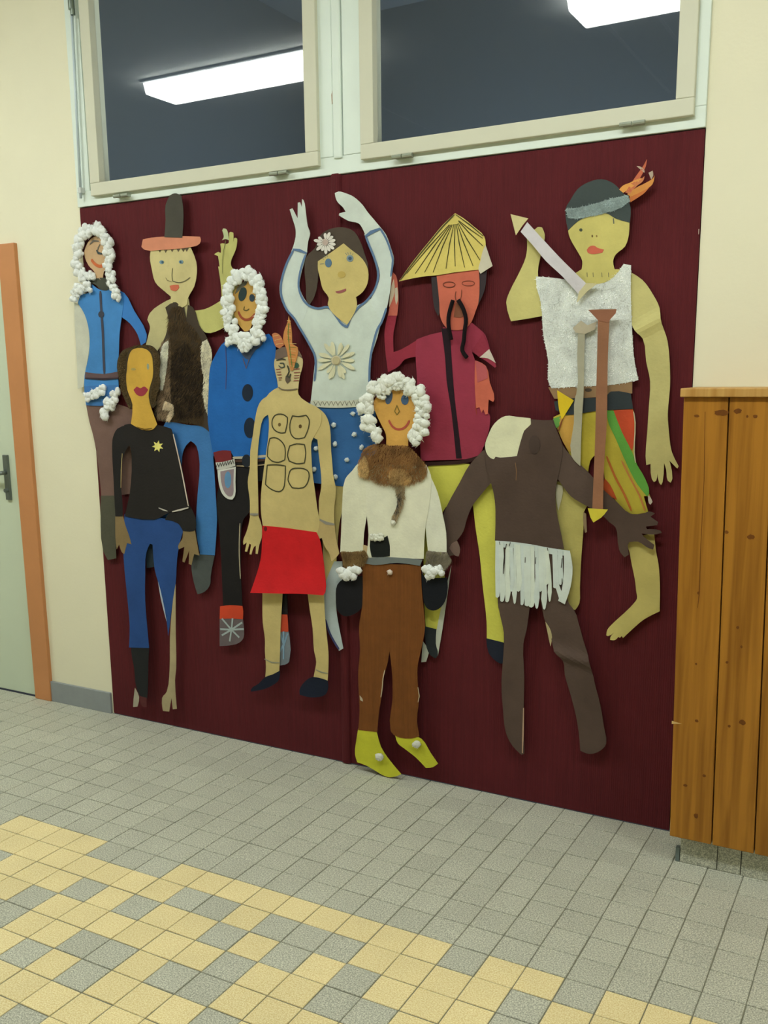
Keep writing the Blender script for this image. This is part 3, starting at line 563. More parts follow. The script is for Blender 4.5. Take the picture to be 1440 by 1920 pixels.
  ('U','fleece',(244,248,244),0.0171,'0.7699 1.7306 0.8444 1.7205 0.9029 1.7057 0.936 1.6981 0.9961 1.7083 1.038 1.7511 1.0597 1.746 1.0611 1.6821 1.0696 1.5678 1.0814 1.4714 1.0955 1.4169 1.0593 1.4094 1.0071 1.4026 0.9039 1.3983 0.8273 1.3937 0.816 1.4149 0.8145 1.4758 0.7975 1.5566 0.7866 1.6567 0.7736 1.6969','fleece_vest',{'n':9000,'r':0.0025,'curly':1}),
  ('P','head',(208,198,118),0.0178,'0.8678 1.8574 0.873 1.8912 0.9296 1.9014 1.0092 1.8946 1.0511 1.8671 1.0506 1.8321 1.0402 1.7995 1.0135 1.7789 1.0063 1.7606 1.0119 1.7376 1.0289 1.7366 0.9963 1.7063 0.9524 1.6984 0.9114 1.7052 0.89 1.7314 0.9122 1.7436 0.9136 1.7665 0.8963 1.7982 0.8747 1.8341',None,{}),
  ('P','hair',(68,78,78),0.019,'0.8602 1.9223 0.872 1.9401 0.8955 1.9716 0.9272 1.987 0.9668 1.9911 0.9986 1.9781 1.0228 1.9556 1.0412 1.932 1.0538 1.9052 1.0527 1.8642 1.0101 1.8796 0.982 1.896 0.9303 1.8918 0.8982 1.8814 0.8682 1.8572 0.8603 1.8921',None,{}),
  ('P','headband',(158,176,176),0.02,'0.8606 1.9191 0.8974 1.9189 0.9495 1.9255 0.9966 1.9341 1.043 1.9397 1.0522 1.9235 1.0211 1.9062 0.99 1.8989 0.9386 1.8921 0.8983 1.888 0.8676 1.8921',None,{}),
  ('U','headband_fluff',(166,184,184),0.0203,'0.8607 1.9191 0.8975 1.9189 0.9496 1.9254 0.9967 1.9341 1.0431 1.9396 1.0523 1.9235 1.0212 1.9061 0.9901 1.8989 0.9387 1.8921 0.8984 1.888 0.8677 1.892','headband',{'n':1500,'r':0.0024,'curly':1}),
  ('P','feather_strand',(206,112,80),0.0206,'1.0371 1.9467 1.0462 1.9604 1.068 1.9908 1.086 2.014 1.0958 2.0315 1.0935 2.0132 1.0761 1.9791 1.0544 1.9487',None,{'label': 'orange paper feather strand'}),
  ('P','feather_strand',(206,128,86),0.0206,'1.041 1.9463 1.0574 1.9684 1.078 1.9771 1.0909 1.9866 1.0876 1.9744 1.0692 1.9618 1.0508 1.9418',None,{'label': 'orange paper feather strand'}),
  ('P','feather_strand',(226,160,84),0.0206,'1.0193 1.9575 1.0305 1.9674 1.0496 1.9728 1.0684 1.9799 1.0835 1.982 1.0689 1.9672 1.0465 1.9549 1.0313 1.9473',None,{'label': 'orange paper feather strand'}),
  ('P','feather_strand',(214,146,76),0.0206,'1.0431 1.9425 1.0693 1.9581 1.0955 1.9682 1.1157 1.9787 1.1192 1.9855 1.1145 1.9627 1.0888 1.9472 1.0531 1.9343',None,{'label': 'orange paper feather strand'}),
  ('P','feather_strand',(206,120,66),0.0206,'1.0492 1.9346 1.0776 1.9429 1.1036 1.9548 1.109 1.9597 1.0928 1.9414 1.0743 1.9305 1.0536 1.9196',None,{'label': 'orange paper feather strand'}),
  ('P','feather_strand',(190,170,150),0.0206,'1.0669 2.0161 1.0765 2.0143 1.0903 2.001 1.0898 1.9957',None,{}),
  ('P','feather_strand',(186,168,150),0.0206,'1.1019 1.9944 1.113 1.9987 1.1154 1.9859 1.1102 1.9757',None,{}),
  ('P','eye',(80,86,70),0.019,'0.912 1.8553 0.9116 1.8534 0.9103 1.8519 0.9084 1.8512 0.9062 1.8514 0.9042 1.8524 0.9028 1.8541 0.9023 1.8561 0.9027 1.858 0.904 1.8595 0.9059 1.8602 0.9081 1.8601 0.9101 1.859 0.9115 1.8573','head',{}),
  ('S','eye_line',(110,112,96),0.019,'1.0042 1.8801 1.0059 1.8651','head',{'w':0.0059}),
  ('P','nostril',(120,100,60),0.019,'0.9446 1.8355 0.9444 1.8339 0.9437 1.8326 0.9428 1.832 0.9418 1.8321 0.9408 1.8328 0.94 1.8342 0.9397 1.8359 0.9399 1.8375 0.9406 1.8387 0.9415 1.8394 0.9426 1.8393 0.9436 1.8385 0.9443 1.8371','head',{}),
  ('P','nostril',(150,126,70),0.019,'0.9579 1.8345 0.9577 1.8332 0.957 1.8322 0.9561 1.8317 0.955 1.8318 0.954 1.8324 0.9533 1.8335 0.953 1.8349 0.9532 1.8362 0.9539 1.8372 0.9548 1.8377 0.9559 1.8376 0.9568 1.8369 0.9576 1.8358','head',{}),
  ('P','lips',(206,104,82),0.019,'0.9268 1.7978 0.935 1.8068 0.9491 1.808 0.9594 1.8013 0.9784 1.7954 0.9739 1.7871 0.9559 1.7845 0.9398 1.7856 0.9295 1.7901','head',{}),
  ('S','neck_mark',(140,136,96),0.019,'0.9293 1.7329 0.9305 1.7202','head',{'w':0.0037}),
  ('S','neck_mark',(140,136,96),0.019,'0.9476 1.7318 0.9488 1.7191','head',{'w':0.0037}),
  ('S','neck_mark',(140,136,96),0.019,'0.9739 1.7303 0.9751 1.7177','head',{'w':0.0037}),
  ('S','neck_mark',(140,136,96),0.019,'0.9939 1.7291 0.9951 1.7165','head',{'w':0.0036}),
 ]),
 ('paper_figure','paper cutout','paper figure with ribbed yellow conical hat, drooping black moustache and magenta robe','paper cut-out figures on the maroon board',[
  ('P','trousers',(212,210,92),0.01,'0.3974 1.1382 0.5483 1.149 0.5803 1.1263 0.6352 1.1284 0.6443 1.0341 0.6461 0.905 0.6566 0.7178 0.6614 0.6573 0.6608 0.7038 0.6789 0.6064 0.6805 0.5558 0.6185 0.5623 0.6178 0.6224 0.6066 0.7174 0.6045 0.7317 0.5912 0.8445 0.5742 0.9373 0.5635 1.0113 0.5509 1.081 0.4926 1.0261 0.4516 0.9824 0.4667 0.6884 0.4426 0.5681 0.389 0.5694 0.3789 0.7174 0.3896 0.9979',None,{}),
  ('P','shoe',(30,36,52),0.0113,'0.617 0.5636 0.6802 0.5568 0.6785 0.4829 0.6685 0.4815 0.6401 0.4972 0.6257 0.5148',None,{}),
  ('P','shoe',(44,50,54),0.0113,'0.3853 0.5778 0.4305 0.5724 0.4284 0.5209 0.437 0.4818 0.4284 0.4677 0.4069 0.4778 0.3896 0.5159',None,{}),
  ('P','paper_back',(196,202,188),0.0106,'0.4762 0.7627 0.4865 0.8023 0.4536 0.5798 0.4367 0.4796 0.4217 0.4998 0.4323 0.5772 0.4458 0.6423',None,{'label': 'pale back of the curled trouser leg'}),
  ('P','paper_back',(196,202,188),0.0106,'0.3784 0.5225 0.4044 0.4935 0.3913 0.4503 0.3726 0.4461',None,{}),
  ('P','paper_arm',(150,48,66),0.01,'0.3642 1.5545 0.3018 1.5236 0.2722 1.5151 0.2706 1.5679 0.278 1.6039 0.285 1.636 0.2513 1.6373 0.2381 1.5871 0.2392 1.5323 0.2503 1.4494 0.293 1.4691 0.3141 1.4899 0.3641 1.4988',None,{}),
  ('P','hand',(196,104,88),0.0113,'0.252 1.6344 0.2865 1.633 0.2918 1.6751 0.2902 1.7285 0.2834 1.7607 0.2718 1.7727 0.2657 1.7475 0.264 1.6942',None,{}),
  ('P','hand_back',(214,196,172),0.0122,'0.257 1.6622 0.2648 1.7262 0.2755 1.7505 0.2785 1.7113 0.2686 1.6832','hand',{}),
  ('P','hand_back',(196,186,166),0.0122,'0.2802 1.7218 0.2886 1.7232 0.2899 1.6822 0.2831 1.6682 0.2791 1.6934','hand',{}),
  ('P','forearm',(206,106,84),0.013,'0.5695 1.4827 0.6064 1.4646 0.6205 1.412 0.6372 1.3593 0.6327 1.3516 0.6173 1.3593 0.6163 1.3133 0.6082 1.3114 0.6002 1.3274 0.5945 1.3166 0.5866 1.3344 0.5749 1.3307 0.5682 1.4194',None,{'curl':(0.5931,1.3741,0.1987,-0.9801,0.8)}),
  ('P','forearm_pink',(186,92,96),0.014,'0.5707 1.4819 0.6068 1.4629 0.613 1.4261 0.5784 1.4123','forearm',{}),  # pinker upper part of the forearm
  ('P','robe',(154,54,76),0.0119,'0.359 1.5539 0.4061 1.5676 0.4503 1.5751 0.4563 1.5907 0.5254 1.5822 0.5564 1.6013 0.5796 1.5832 0.6029 1.5618 0.6187 1.5165 0.5883 1.4921 0.5572 1.5091 0.5691 1.4792 0.5755 1.4193 0.5927 1.3741 0.6137 1.3231 0.6232 1.3028 0.6129 1.2375 0.5891 1.1815 0.5817 1.1674 0.3707 1.1536 0.3652 1.3389 0.3596 1.4442 0.3558 1.5137',None,{}),
  ('P','sleeve_flap',(146,48,68),0.0151,'0.5585 1.5143 0.5965 1.5654 0.6161 1.5234 0.6454 1.4623 0.6398 1.4589 0.6051 1.482 0.5819 1.4946',None,{'curl':(0.5926,1.5087,0.675,-0.7379,1.2)}),
  ('P','sleeve_lining',(208,196,184),0.0161,'0.6185 1.5171 0.643 1.4727 0.6131 1.4888 0.5854 1.4914','sleeve_flap',{}),
  ('P','front_band',(34,18,28),0.0132,'0.4501 1.5867 0.4796 1.5857 0.4838 1.5265 0.4893 1.4556 0.4977 1.3662 0.511 1.2668 0.5236 1.1668 0.5035 1.1661 0.4866 1.3208 0.4694 1.4201 0.464 1.4916',None,{}),
  ('S','robe_hem',(52,28,26),0.0132,'0.3864 1.1438 0.4609 1.1489 0.5337 1.1572 0.6047 1.1791',None,{'w':0.0124}),
  ('S','leg_crease',(150,60,40),0.0132,'0.5717 1.3464 0.5738 1.3286 0.5767 1.3108',None,{'w':0.0026}),
  ('P','hair',(58,50,54),0.0132,'0.4148 1.7479 0.6086 1.7622 0.6052 1.7288 0.6018 1.7019 0.5832 1.662 0.5795 1.6553 0.4468 1.6366 0.4389 1.6257 0.4268 1.6479 0.4188 1.6973',None,{}),
  ('P','face',(204,108,86),0.0148,'0.4347 1.7518 0.5809 1.7637 0.5839 1.7298 0.5808 1.662 0.5708 1.6351 0.5576 1.6046 0.5422 1.5878 0.5267 1.5807 0.4795 1.5829 0.4636 1.5932 0.4476 1.6225 0.4443 1.6681 0.4387 1.7205',None,{}),
  ('S','eye',(120,66,52),0.0164,'0.5008 1.7205 0.4988 1.7171 0.493 1.7145 0.4845 1.7134 0.475 1.7138 0.4665 1.7159 0.4606 1.7191 0.4585 1.7228 0.4605 1.7263 0.4665 1.7288 0.475 1.73 0.4844 1.7295 0.4929 1.7274 0.4988 1.7242','face',{'w':0.0026,'closed':1}),
  ('S','eye',(140,76,60),0.0164,'0.568 1.7211 0.5659 1.718 0.56 1.7157 0.5514 1.7147 0.5418 1.7152 0.5331 1.7171 0.5271 1.72 0.5249 1.7234 0.527 1.7265 0.533 1.7288 0.5416 1.7298 0.5513 1.7292 0.5598 1.7273 0.5658 1.7244','face',{'w':0.0023,'closed':1}),
  ('S','nose',(120,66,50),0.0164,'0.5041 1.6998 0.5014 1.6827 0.5082 1.6634 0.519 1.6715 0.5235 1.704','face',{'w':0.0023}),
  ('P','beard',(140,88,66),0.0164,'0.5035 1.6636 0.5152 1.6597 0.5303 1.6228 0.5194 1.618 0.4959 1.6206 0.4997 1.6448','face',{}),
  ('T','moustache',(24,16,20),0.0186,'0.4974 1.6724 0.4889 1.6486 0.4819 1.6211 0.4821 1.5897 0.4913 1.5491','face',{'r':0.0077}),
  ('T','moustache',(24,16,20),0.0186,'0.5162 1.6716 0.5319 1.6468 0.5426 1.6119 0.5382 1.5774 0.5345 1.5427 0.5297 1.5149 0.5466 1.4918','face',{'r':0.0077}),
  ('P','conical_hat',(220,202,112),0.018,'0.2984 1.7417 0.3241 1.7719 0.361 1.8114 0.4132 1.8628 0.4564 1.9053 0.4989 1.9377 0.5258 1.9214 0.564 1.8917 0.599 1.8598 0.6042 1.8289 0.5971 1.7893 0.5823 1.7617 0.4959 1.7577 0.441 1.7529 0.381 1.7512',None,{}),
  ('P','hat_flap',(206,200,180),0.0186,'0.6044 1.8338 0.6287 1.7699 0.6072 1.7585 0.5892 1.7488 0.5818 1.7617 0.588 1.7865 0.5963 1.8194','conical_hat',{'label': 'white turned-back edge of the hat'}),
  ('S','rib',(72,70,38),0.0194,'0.4793 1.9043 0.4107 1.843 0.3281 1.7645','conical_hat',{'w':0.0033}),
  ('S','rib',(72,70,38),0.0194,'0.4827 1.904 0.4265 1.8419 0.3599 1.7627','conical_hat',{'w':0.0033}),
  ('S','rib',(72,70,38),0.0194,'0.487 1.904 0.4435 1.8428 0.3938 1.7642','conical_hat',{'w':0.0033}),
  ('S','rib',(72,70,38),0.0194,'0.4905 1.9038 0.4588 1.8417 0.4242 1.7624','conical_hat',{'w':0.0033}),
  ('S','rib',(72,70,38),0.0194,'0.4959 1.9047 0.4822 1.8454 0.47 1.7707','conical_hat',{'w':0.0032}),
  ('S','rib',(72,70,38),0.0194,'0.5001 1.9053 0.4985 1.848 0.5023 1.7762','conical_hat',{'w':0.0032}),
  ('S','rib',(72,70,38),0.0194,'0.504 1.9047 0.5155 1.8451 0.5348 1.7709','conical_hat',{'w':0.0032}),
  ('S','rib',(72,70,38),0.0194,'0.5074 1.9051 0.5304 1.8467 0.5638 1.7738','conical_hat',{'w':0.0032}),
  ('S','rib',(72,70,38),0.0194,'0.5105 1.9068 0.5422 1.8549 0.5864 1.7905','conical_hat',{'w':0.0032}),
  ('S','rib',(72,70,38),0.0194,'0.5116 1.9121 0.547 1.8762 0.5954 1.832','conical_hat',{'w':0.0032}),
  ('S','rib',(72,70,38),0.0194,'0.5116 1.9148 0.5469 1.8879 0.5951 1.8546','conical_hat',{'w':0.0032}),
  ('S','rib',(84,80,50),0.0194,'0.3041 1.7448 0.3617 1.806 0.4139 1.8575 0.4571 1.9 0.4977 1.9336','conical_hat',{'w':0.0043}),
  ('S','rib',(84,80,50),0.0194,'0.5015 1.9333 0.5495 1.8993 0.5969 1.8608','conical_hat',{'w':0.0038}),
 ]),
 ('paper_figure','paper cutout','paper figure with both arms raised, white daisy top and blue skirt with white dots','paper cut-out figures on the maroon board',[
  ('P','leg',(200,186,122),0.018,'-0.0155 1.0728 0.0827 1.0807 0.0651 0.9808 0.0483 0.9221 0.0375 0.8435 0.0315 0.7744 0.0193 0.6441 -0.0173 0.6504 -0.0252 0.8782',None,{}),
  ('P','boot',(182,196,200),0.0193,'0.0231 0.7796 0.0571 0.7825 0.0556 0.7126 0.0407 0.6781 0.0298 0.6187 0.0379 0.5526 0.0508 0.4909 0.0577 0.4579 0.0393 0.4462 0.0207 0.4701 -0.0026 0.5055 -0.0205 0.5627 -0.0278 0.6525 -0.007 0.715',None,{}),
  ('S','boot_edge',(66,70,112),0.0206,'-0.0169 0.5592 -0.0016 0.5144 0.0193 0.4788 0.0402 0.4517','boot',{'w':0.0082}),
  ('P','skirt',(52,102,160),0.0196,'-0.0815 1.3464 0.2018 1.3528 0.2057 1.1746 0.1282 1.1314 0.0881 1.0867 0.0743 1.054 -0.0557 1.0616 -0.0755 1.1666',None,{}),
  ('B','cotton_dot',(214,224,224),0.0212,'0.1163 1.3091','skirt',{'r':0.0095}),
  ('B','cotton_dot',(214,224,224),0.0212,'0.0362 1.2712','skirt',{'r':0.0097}),
  ('B','cotton_dot',(214,224,224),0.0212,'0.1186 1.2379','skirt',{'r':0.0096}),
  ('B','cotton_dot',(214,224,224),0.0212,'0.0407 1.2044','skirt',{'r':0.0097}),
  ('B','cotton_dot',(214,224,224),0.0212,'0.0884 1.1492','skirt',{'r':0.0097}),
  ('B','cotton_dot',(214,224,224),0.0212,'0.0412 1.0885','skirt',{'r':0.0099}),
  ('B','cotton_dot',(214,224,224),0.0212,'0.1478 1.1935','skirt',{'r':0.0096}),
  ('B','cotton_dot',(214,224,224),0.0212,'-0.0361 1.1852','skirt',{'r':0.0099}),
  ('B','cotton_dot',(214,224,224),0.0212,'-0.0476 1.1126','skirt',{'r':0.01}),
  ('B','cotton_dot',(214,224,224),0.0212,'0.0408 1.0881','skirt',{'r':0.0099}),
  ('B','cotton_dot',(214,224,224),0.0212,'0.1449 1.3105','skirt',{'r':0.0095}),
  ('P','top',(204,216,208),0.0212,'-0.1071 1.6173 -0.0608 1.6853 -0.02 1.6675 0.0231 1.6724 0.1405 1.6729 0.1883 1.6907 0.2389 1.6452 0.2166 1.5663 0.1944 1.5082 0.1869 1.4379 0.1866 1.4193 0.1922 1.3528 -0.0602 1.3428 -0.0437 1.4486 -0.0386 1.4975 -0.0558 1.5436',None,{}),
  ('P','sleeve',(206,218,212),0.0218,'-0.119 1.8783 -0.0597 1.8613 -0.0721 1.829 -0.0897 1.7819 -0.0955 1.7449 -0.0782 1.7067 -0.0582 1.6833 -0.0756 1.6427 -0.0999 1.6095 -0.1225 1.6368 -0.1544 1.6685 -0.1765 1.7151 -0.179 1.7493 -0.1691 1.7864 -0.1438 1.8336',None,{}),
  ('P','sleeve',(206,218,212),0.0218,'0.1705 1.8986 0.2298 1.9185 0.2524 1.8924 0.2707 1.8492 0.282 1.8134 0.2749 1.7717 0.2652 1.7085 0.252 1.6555 0.2346 1.6129 0.2137 1.639 0.1886 1.687 0.2148 1.7253 0.2279 1.7638 0.2159 1.8106 0.1911 1.8547',None,{}),
  ('P','hand',(208,218,210),0.0228,'-0.1256 2.0034 -0.114 2.006 -0.0944 1.9716 -0.0905 2.022 -0.0814 2.023 -0.0751 2.0062 -0.0729 2.0319 -0.0675 2.0289 -0.0597 1.9886 -0.0543 1.9447 -0.0455 1.9186 -0.0544 1.8937 -0.061 1.8576 -0.1193 1.8756 -0.1056 1.9122 -0.1048 1.9378 -0.1151 1.9715',None,{}),
  ('P','hand',(210,220,212),0.0228,'0.0595 2.0385 0.0748 2.0423 0.1006 2.0346 0.1304 2.0213 0.164 1.9937 0.1848 1.9675 0.2097 1.941 0.2312 1.9176 0.1744 1.8968 0.1628 1.9202 0.1503 1.9346 0.1118 1.9455 0.0732 1.9672 0.0755 1.9734 0.1003 1.9758 0.0911 1.9897 0.0697 2.0093 0.0622 2.0241',None,{}),
  ('S','blue_trim',(96,124,160),0.0234,'-0.1164 1.8687 -0.1428 1.8315 -0.1642 1.786 -0.1727 1.7488 -0.1706 1.7147 -0.1486 1.6682 -0.119 1.6385 -0.0989 1.6094 -0.0543 1.5435 -0.0346 1.505 -0.0345 1.4592 -0.0402 1.4209',None,{'w':0.0083}),
  ('S','blue_trim',(96,124,160),0.0234,'-0.0658 1.8505 -0.0805 1.822 -0.0942 1.782 -0.0982 1.745 -0.0819 1.703 -0.0572 1.6802 -0.0186 1.6681 0.0222 1.6708 0.0573 1.6357 0.079 1.6109 0.0988 1.6021 0.1149 1.6347 0.1461 1.667 0.1723 1.6822 0.2071 1.7184 0.2225 1.764 0.2125 1.8107 0.1899 1.8617 0.1756 1.8945',None,{'w':0.0077}),
  ('S','blue_trim',(96,124,160),0.0234,'0.2327 1.9111 0.2544 1.8781 0.2775 1.8171 0.2786 1.8065 0.2698 1.7577',None,{'w':0.0067}),
  ('S','blue_trim',(96,124,160),0.0234,'0.2529 1.6589 0.2334 1.6129 0.2182 1.5916 0.2026 1.5483 0.1903 1.5008 0.1853 1.4565 0.1833 1.4082',None,{'w':0.0081}),
  ('S','cuff',(96,124,160),0.0241,'-0.1186 1.8717 -0.0901 1.8661 -0.0603 1.8538',None,{'w':0.0097}),
  ('S','cuff',(96,124,160),0.0241,'0.175 1.891 0.1972 1.9026 0.233 1.9117',None,{'w':0.0118}),
  ('S','lace_hem',(206,208,190),0.0234,'-0.0587 1.3447 0.0214 1.3414 0.1084 1.3436 0.1935 1.3529',None,{'w':0.0238}),
  ('S','lace_loop',(110,108,92),0.0244,'-0.0444 1.3517 -0.0358 1.3374 -0.0288 1.3505',None,{'w':0.0028}),
  ('S','lace_loop',(110,108,92),0.0244,'-0.0258 1.3518 -0.0173 1.3375 -0.0103 1.3505',None,{'w':0.0028}),
  ('S','lace_loop',(110,108,92),0.0244,'-0.0074 1.3518 0.0011 1.3376 0.0081 1.3506',None,{'w':0.0028}),
  ('S','lace_loop',(110,108,92),0.0244,'0.011 1.3519 0.0195 1.3377 0.0264 1.3506',None,{'w':0.0028}),
  ('S','lace_loop',(110,108,92),0.0244,'0.0293 1.3519 0.0377 1.3378 0.0446 1.3507',None,{'w':0.0028}),
  ('S','lace_loop',(110,108,92),0.0244,'0.0475 1.352 0.0559 1.3379 0.0627 1.3507',None,{'w':0.0028}),
  ('S','lace_loop',(110,108,92),0.0244,'0.0655 1.352 0.0739 1.3379 0.0807 1.3508',None,{'w':0.0027}),
  ('S','lace_loop',(110,108,92),0.0244,'0.0836 1.3534 0.0919 1.338 0.0986 1.3508',None,{'w':0.0027}),
  ('S','lace_loop',(110,108,92),0.0244,'0.1015 1.3541 0.1098 1.3381 0.1164 1.3509',None,{'w':0.0027}),
  ('S','lace_loop',(110,108,92),0.0244,'0.1193 1.3549 0.1275 1.3382 0.1342 1.351',None,{'w':0.0027}),
  ('S','lace_loop',(110,108,92),0.0244,'0.137 1.3557 0.1452 1.3383 0.1518 1.351',None,{'w':0.0027}),
  ('S','lace_loop',(110,108,92),0.0244,'0.1547 1.3565 0.1628 1.3384 0.1694 1.3511',None,{'w':0.0027}),
  ('S','lace_loop',(110,108,92),0.0244,'0.1722 1.3572 0.1803 1.3385 0.1868 1.3511',None,{'w':0.0027}),
  ('P','hair',(80,70,60),0.0238,'-0.0074 1.9047 0.0198 1.9214 0.0554 1.9286 0.099 1.9252 0.1332 1.909 0.1583 1.871 0.1706 1.8382 0.1848 1.7911 0.1735 1.7488 0.0246 1.7569 -0.0149 1.7959 -0.0219 1.741 -0.0356 1.7046 -0.0537 1.6823 -0.0644 1.6947 -0.0674 1.7471 -0.0718 1.7993 -0.0636 1.843 -0.0264 1.8697',None,{}),
  ('P','face',(206,188,122),0.0247,'-0.0157 1.8251 0.0274 1.8449 0.0898 1.8758 0.1155 1.8562 0.1623 1.8209 0.184 1.7839 0.1808 1.7412 0.1606 1.7134 0.1352 1.6994 0.139 1.6709 0.12 1.6352 0.0997 1.6101 0.0581 1.6368 0.0223 1.6789 0.0261 1.7016 0.0021 1.7323 -0.0095 1.7734 -0.0164 1.7995',None,{}),
  ('P','eye',(92,122,150),0.026,'0.0408 1.816 0.0393 1.8097 0.0355 1.8049 0.0301 1.8025 0.0241 1.8028 0.0188 1.806 0.0153 1.8112 0.0141 1.8177 0.0156 1.8239 0.0194 1.8287 0.0248 1.8311 0.0308 1.8308 0.0361 1.8276 0.0396 1.8224','face',{}),
  ('P','eye',(130,150,160),0.026,'0.1278 1.8248 0.1264 1.8201 0.1226 1.8165 0.1172 1.8147 0.1112 1.8151 0.1058 1.8176 0.1022 1.8216 0.1009 1.8266 0.1024 1.8313 0.1062 1.8349 0.1116 1.8367 0.1176 1.8363 0.1229 1.8338 0.1266 1.8297','face',{}),
  ('P','pupil',(66,90,116),0.0268,'0.1214 1.8252 0.1207 1.8227 0.1189 1.8208 0.1162 1.8199 0.1133 1.8201 0.1107 1.8214 0.109 1.8235 0.1083 1.826 0.109 1.8284 0.1109 1.8303 0.1135 1.8313 0.1164 1.8311 0.119 1.8298 0.1208 1.8277','face',{}),
  ('S','eyelash',(110,130,140),0.026,'0.0033 1.8347 0.0099 1.8288','face',{'w':0.0024}),
  ('S','eyelash',(110,130,140),0.026,'0.0102 1.8416 0.0168 1.8346','face',{'w':0.0024}),
  ('S','eyelash',(110,130,140),0.026,'0.0215 1.8437 0.0244 1.8363','face',{'w':0.0024}),
  ('S','eyelash',(110,130,140),0.026,'0.0965 1.8448 0.102 1.8383','face',{'w':0.0024}),
  ('S','eyelash',(110,130,140),0.026,'0.1052 1.846 0.1094 1.8386','face',{'w':0.0024}),
  ('S','eyelash',(110,130,140),0.026,'0.1161 1.8453 0.1181 1.8387','face',{'w':0.0024}),
  ('S','eyelash',(110,130,140),0.026,'0.1268 1.841 0.1254 1.8361','face',{'w':0.0024}),
  ('S','eyelash',(110,130,140),0.026,'-0.0062 1.8153 0.0096 1.8154','face',{'w':0.0024}),
  ('P','nose',(196,172,96),0.026,'0.0955 1.7746 0.0938 1.77 0.0893 1.7665 0.083 1.7648 0.0759 1.7652 0.0696 1.7676 0.0653 1.7716 0.0638 1.7765 0.0655 1.7811 0.07 1.7846 0.0764 1.7863 0.0834 1.7859 0.0897 1.7835 0.094 1.7794','face',{}),
  ('P','mouth',(156,92,92),0.026,'0.0541 1.7215 0.0742 1.7242 0.0972 1.7292 0.097 1.7219 0.0762 1.7153 0.0585 1.7165','face',{}),
  ('P','daisy',(214,206,176),0.025,'0.0725 1.491 0.0704 1.4839 0.0648 1.4782 0.0568 1.4751 0.048 1.4752 0.0401 1.4786 0.0347 1.4844 0.0329 1.4917 0.035 1.4989 0.0407 1.5045 0.0487 1.5076 0.0575 1.5074 0.0654 1.5041 0.0707 1.4982',None,{'label': 'large cream paper daisy on the white top'}),
  ('P','petal',(218,216,184),0.0258,'0.0753 1.491 0.1019 1.4961 0.1224 1.4946 0.1281 1.4901 0.1222 1.4857 0.1017 1.4849','daisy',{}),
  ('P','petal',(218,216,184),0.0266,'0.0741 1.4845 0.0987 1.4819 0.115 1.4749 0.1179 1.4689 0.1109 1.4666 0.0935 1.4715','daisy',{}),
  ('P','petal',(218,216,184),0.0274,'0.0741 1.4836 0.105 1.477 0.1263 1.4669 0.1298 1.4604 0.1216 1.4588 0.0991 1.4669','daisy',{}),
  ('P','petal',(218,216,184),0.0258,'0.0666 1.4772 0.0846 1.4658 0.093 1.454 0.0917 1.4479 0.0843 1.4487 0.0737 1.4592','daisy',{}),
  ('P','petal',(218,216,184),0.0266,'0.0628 1.4752 0.0805 1.4534 0.0882 1.4341 0.0857 1.4273 0.0783 1.4307 0.068 1.4491','daisy',{}),
  ('P','petal',(218,216,184),0.0274,'0.0605 1.4745 0.0729 1.4555 0.0761 1.4395 0.0723 1.4338 0.0657 1.4373 0.0598 1.4528','daisy',{}),
  ('P','petal',(218,216,184),0.0258,'0.0488 1.4747 0.048 1.4524 0.0411 1.4365 0.0342 1.4331 0.0306 1.439 0.035 1.4555','daisy',{}),
  ('P','petal',(218,216,184),0.0266,'0.047 1.4753 0.0415 1.4496 0.0309 1.4314 0.0233 1.428 0.0208 1.4349 0.0289 1.4539','daisy',{}),
  ('P','petal',(218,216,184),0.0274,'0.0426 1.4778 0.0341 1.46 0.0226 1.4497 0.0151 1.4491 0.014 1.4554 0.0235 1.467','daisy',{}),
  ('P','petal',(218,216,184),0.0258,'0.0357 1.4841 0.0093 1.4679 -0.0145 1.4601 -0.0231 1.4619 -0.0191 1.4684 0.0036 1.4782','daisy',{}),
  ('P','petal',(218,216,184),0.0266,'0.0358 1.4849 0.0162 1.4724 -0.0013 1.4678 -0.0084 1.4704 -0.0053 1.4763 0.0112 1.4829','daisy',{}),
  ('P','petal',(218,216,184),0.0274,'0.0348 1.492 0.0068 1.4873 -0.015 1.4892 -0.0209 1.4939 -0.0145 1.4983 0.0073 1.4986','daisy',{}),
  ('P','petal',(218,216,184),0.0258,'0.0354 1.4979 0.0058 1.5018 -0.015 1.5101 -0.0189 1.5163 -0.0108 1.5185 0.0109 1.5123','daisy',{}),
  ('P','petal',(218,216,184),0.0266,'0.0365 1.499 0.0132 1.5024 -0.0019 1.5099 -0.0042 1.5159 0.003 1.518 0.0193 1.5125','daisy',{}),
  ('P','petal',(218,216,184),0.0274,'0.0438 1.5056 0.02 1.5245 0.0067 1.5426 0.0074 1.5498 0.0157 1.5476 0.0312 1.5308','daisy',{}),
  ('P','petal',(218,216,184),0.0258,'0.0465 1.5073 0.0315 1.5222 0.026 1.5358 0.029 1.5416 0.0361 1.5393 0.044 1.5266','daisy',{}),
  ('P','petal',(218,216,184),0.0266,'0.0505 1.5081 0.0373 1.5307 0.0335 1.5496 0.0374 1.5557 0.0441 1.5515 0.0505 1.5332','daisy',{}),
  ('P','petal',(218,216,184),0.0274,'0.0615 1.5078 0.0628 1.531 0.0701 1.5475 0.0769 1.5509 0.0803 1.5448 0.0756 1.5278','daisy',{}),
  ('P','petal',(218,216,184),0.0258,'0.0622 1.5074 0.0647 1.5278 0.0727 1.5414 0.0796 1.5439 0.0826 1.538 0.0772 1.5235','daisy',{}),
  ('P','petal',(218,216,184),0.0266,'0.0683 1.5045 0.0833 1.5282 0.1001 1.5431 0.1084 1.5444 0.1082 1.5374 0.0936 1.5209','daisy',{}),
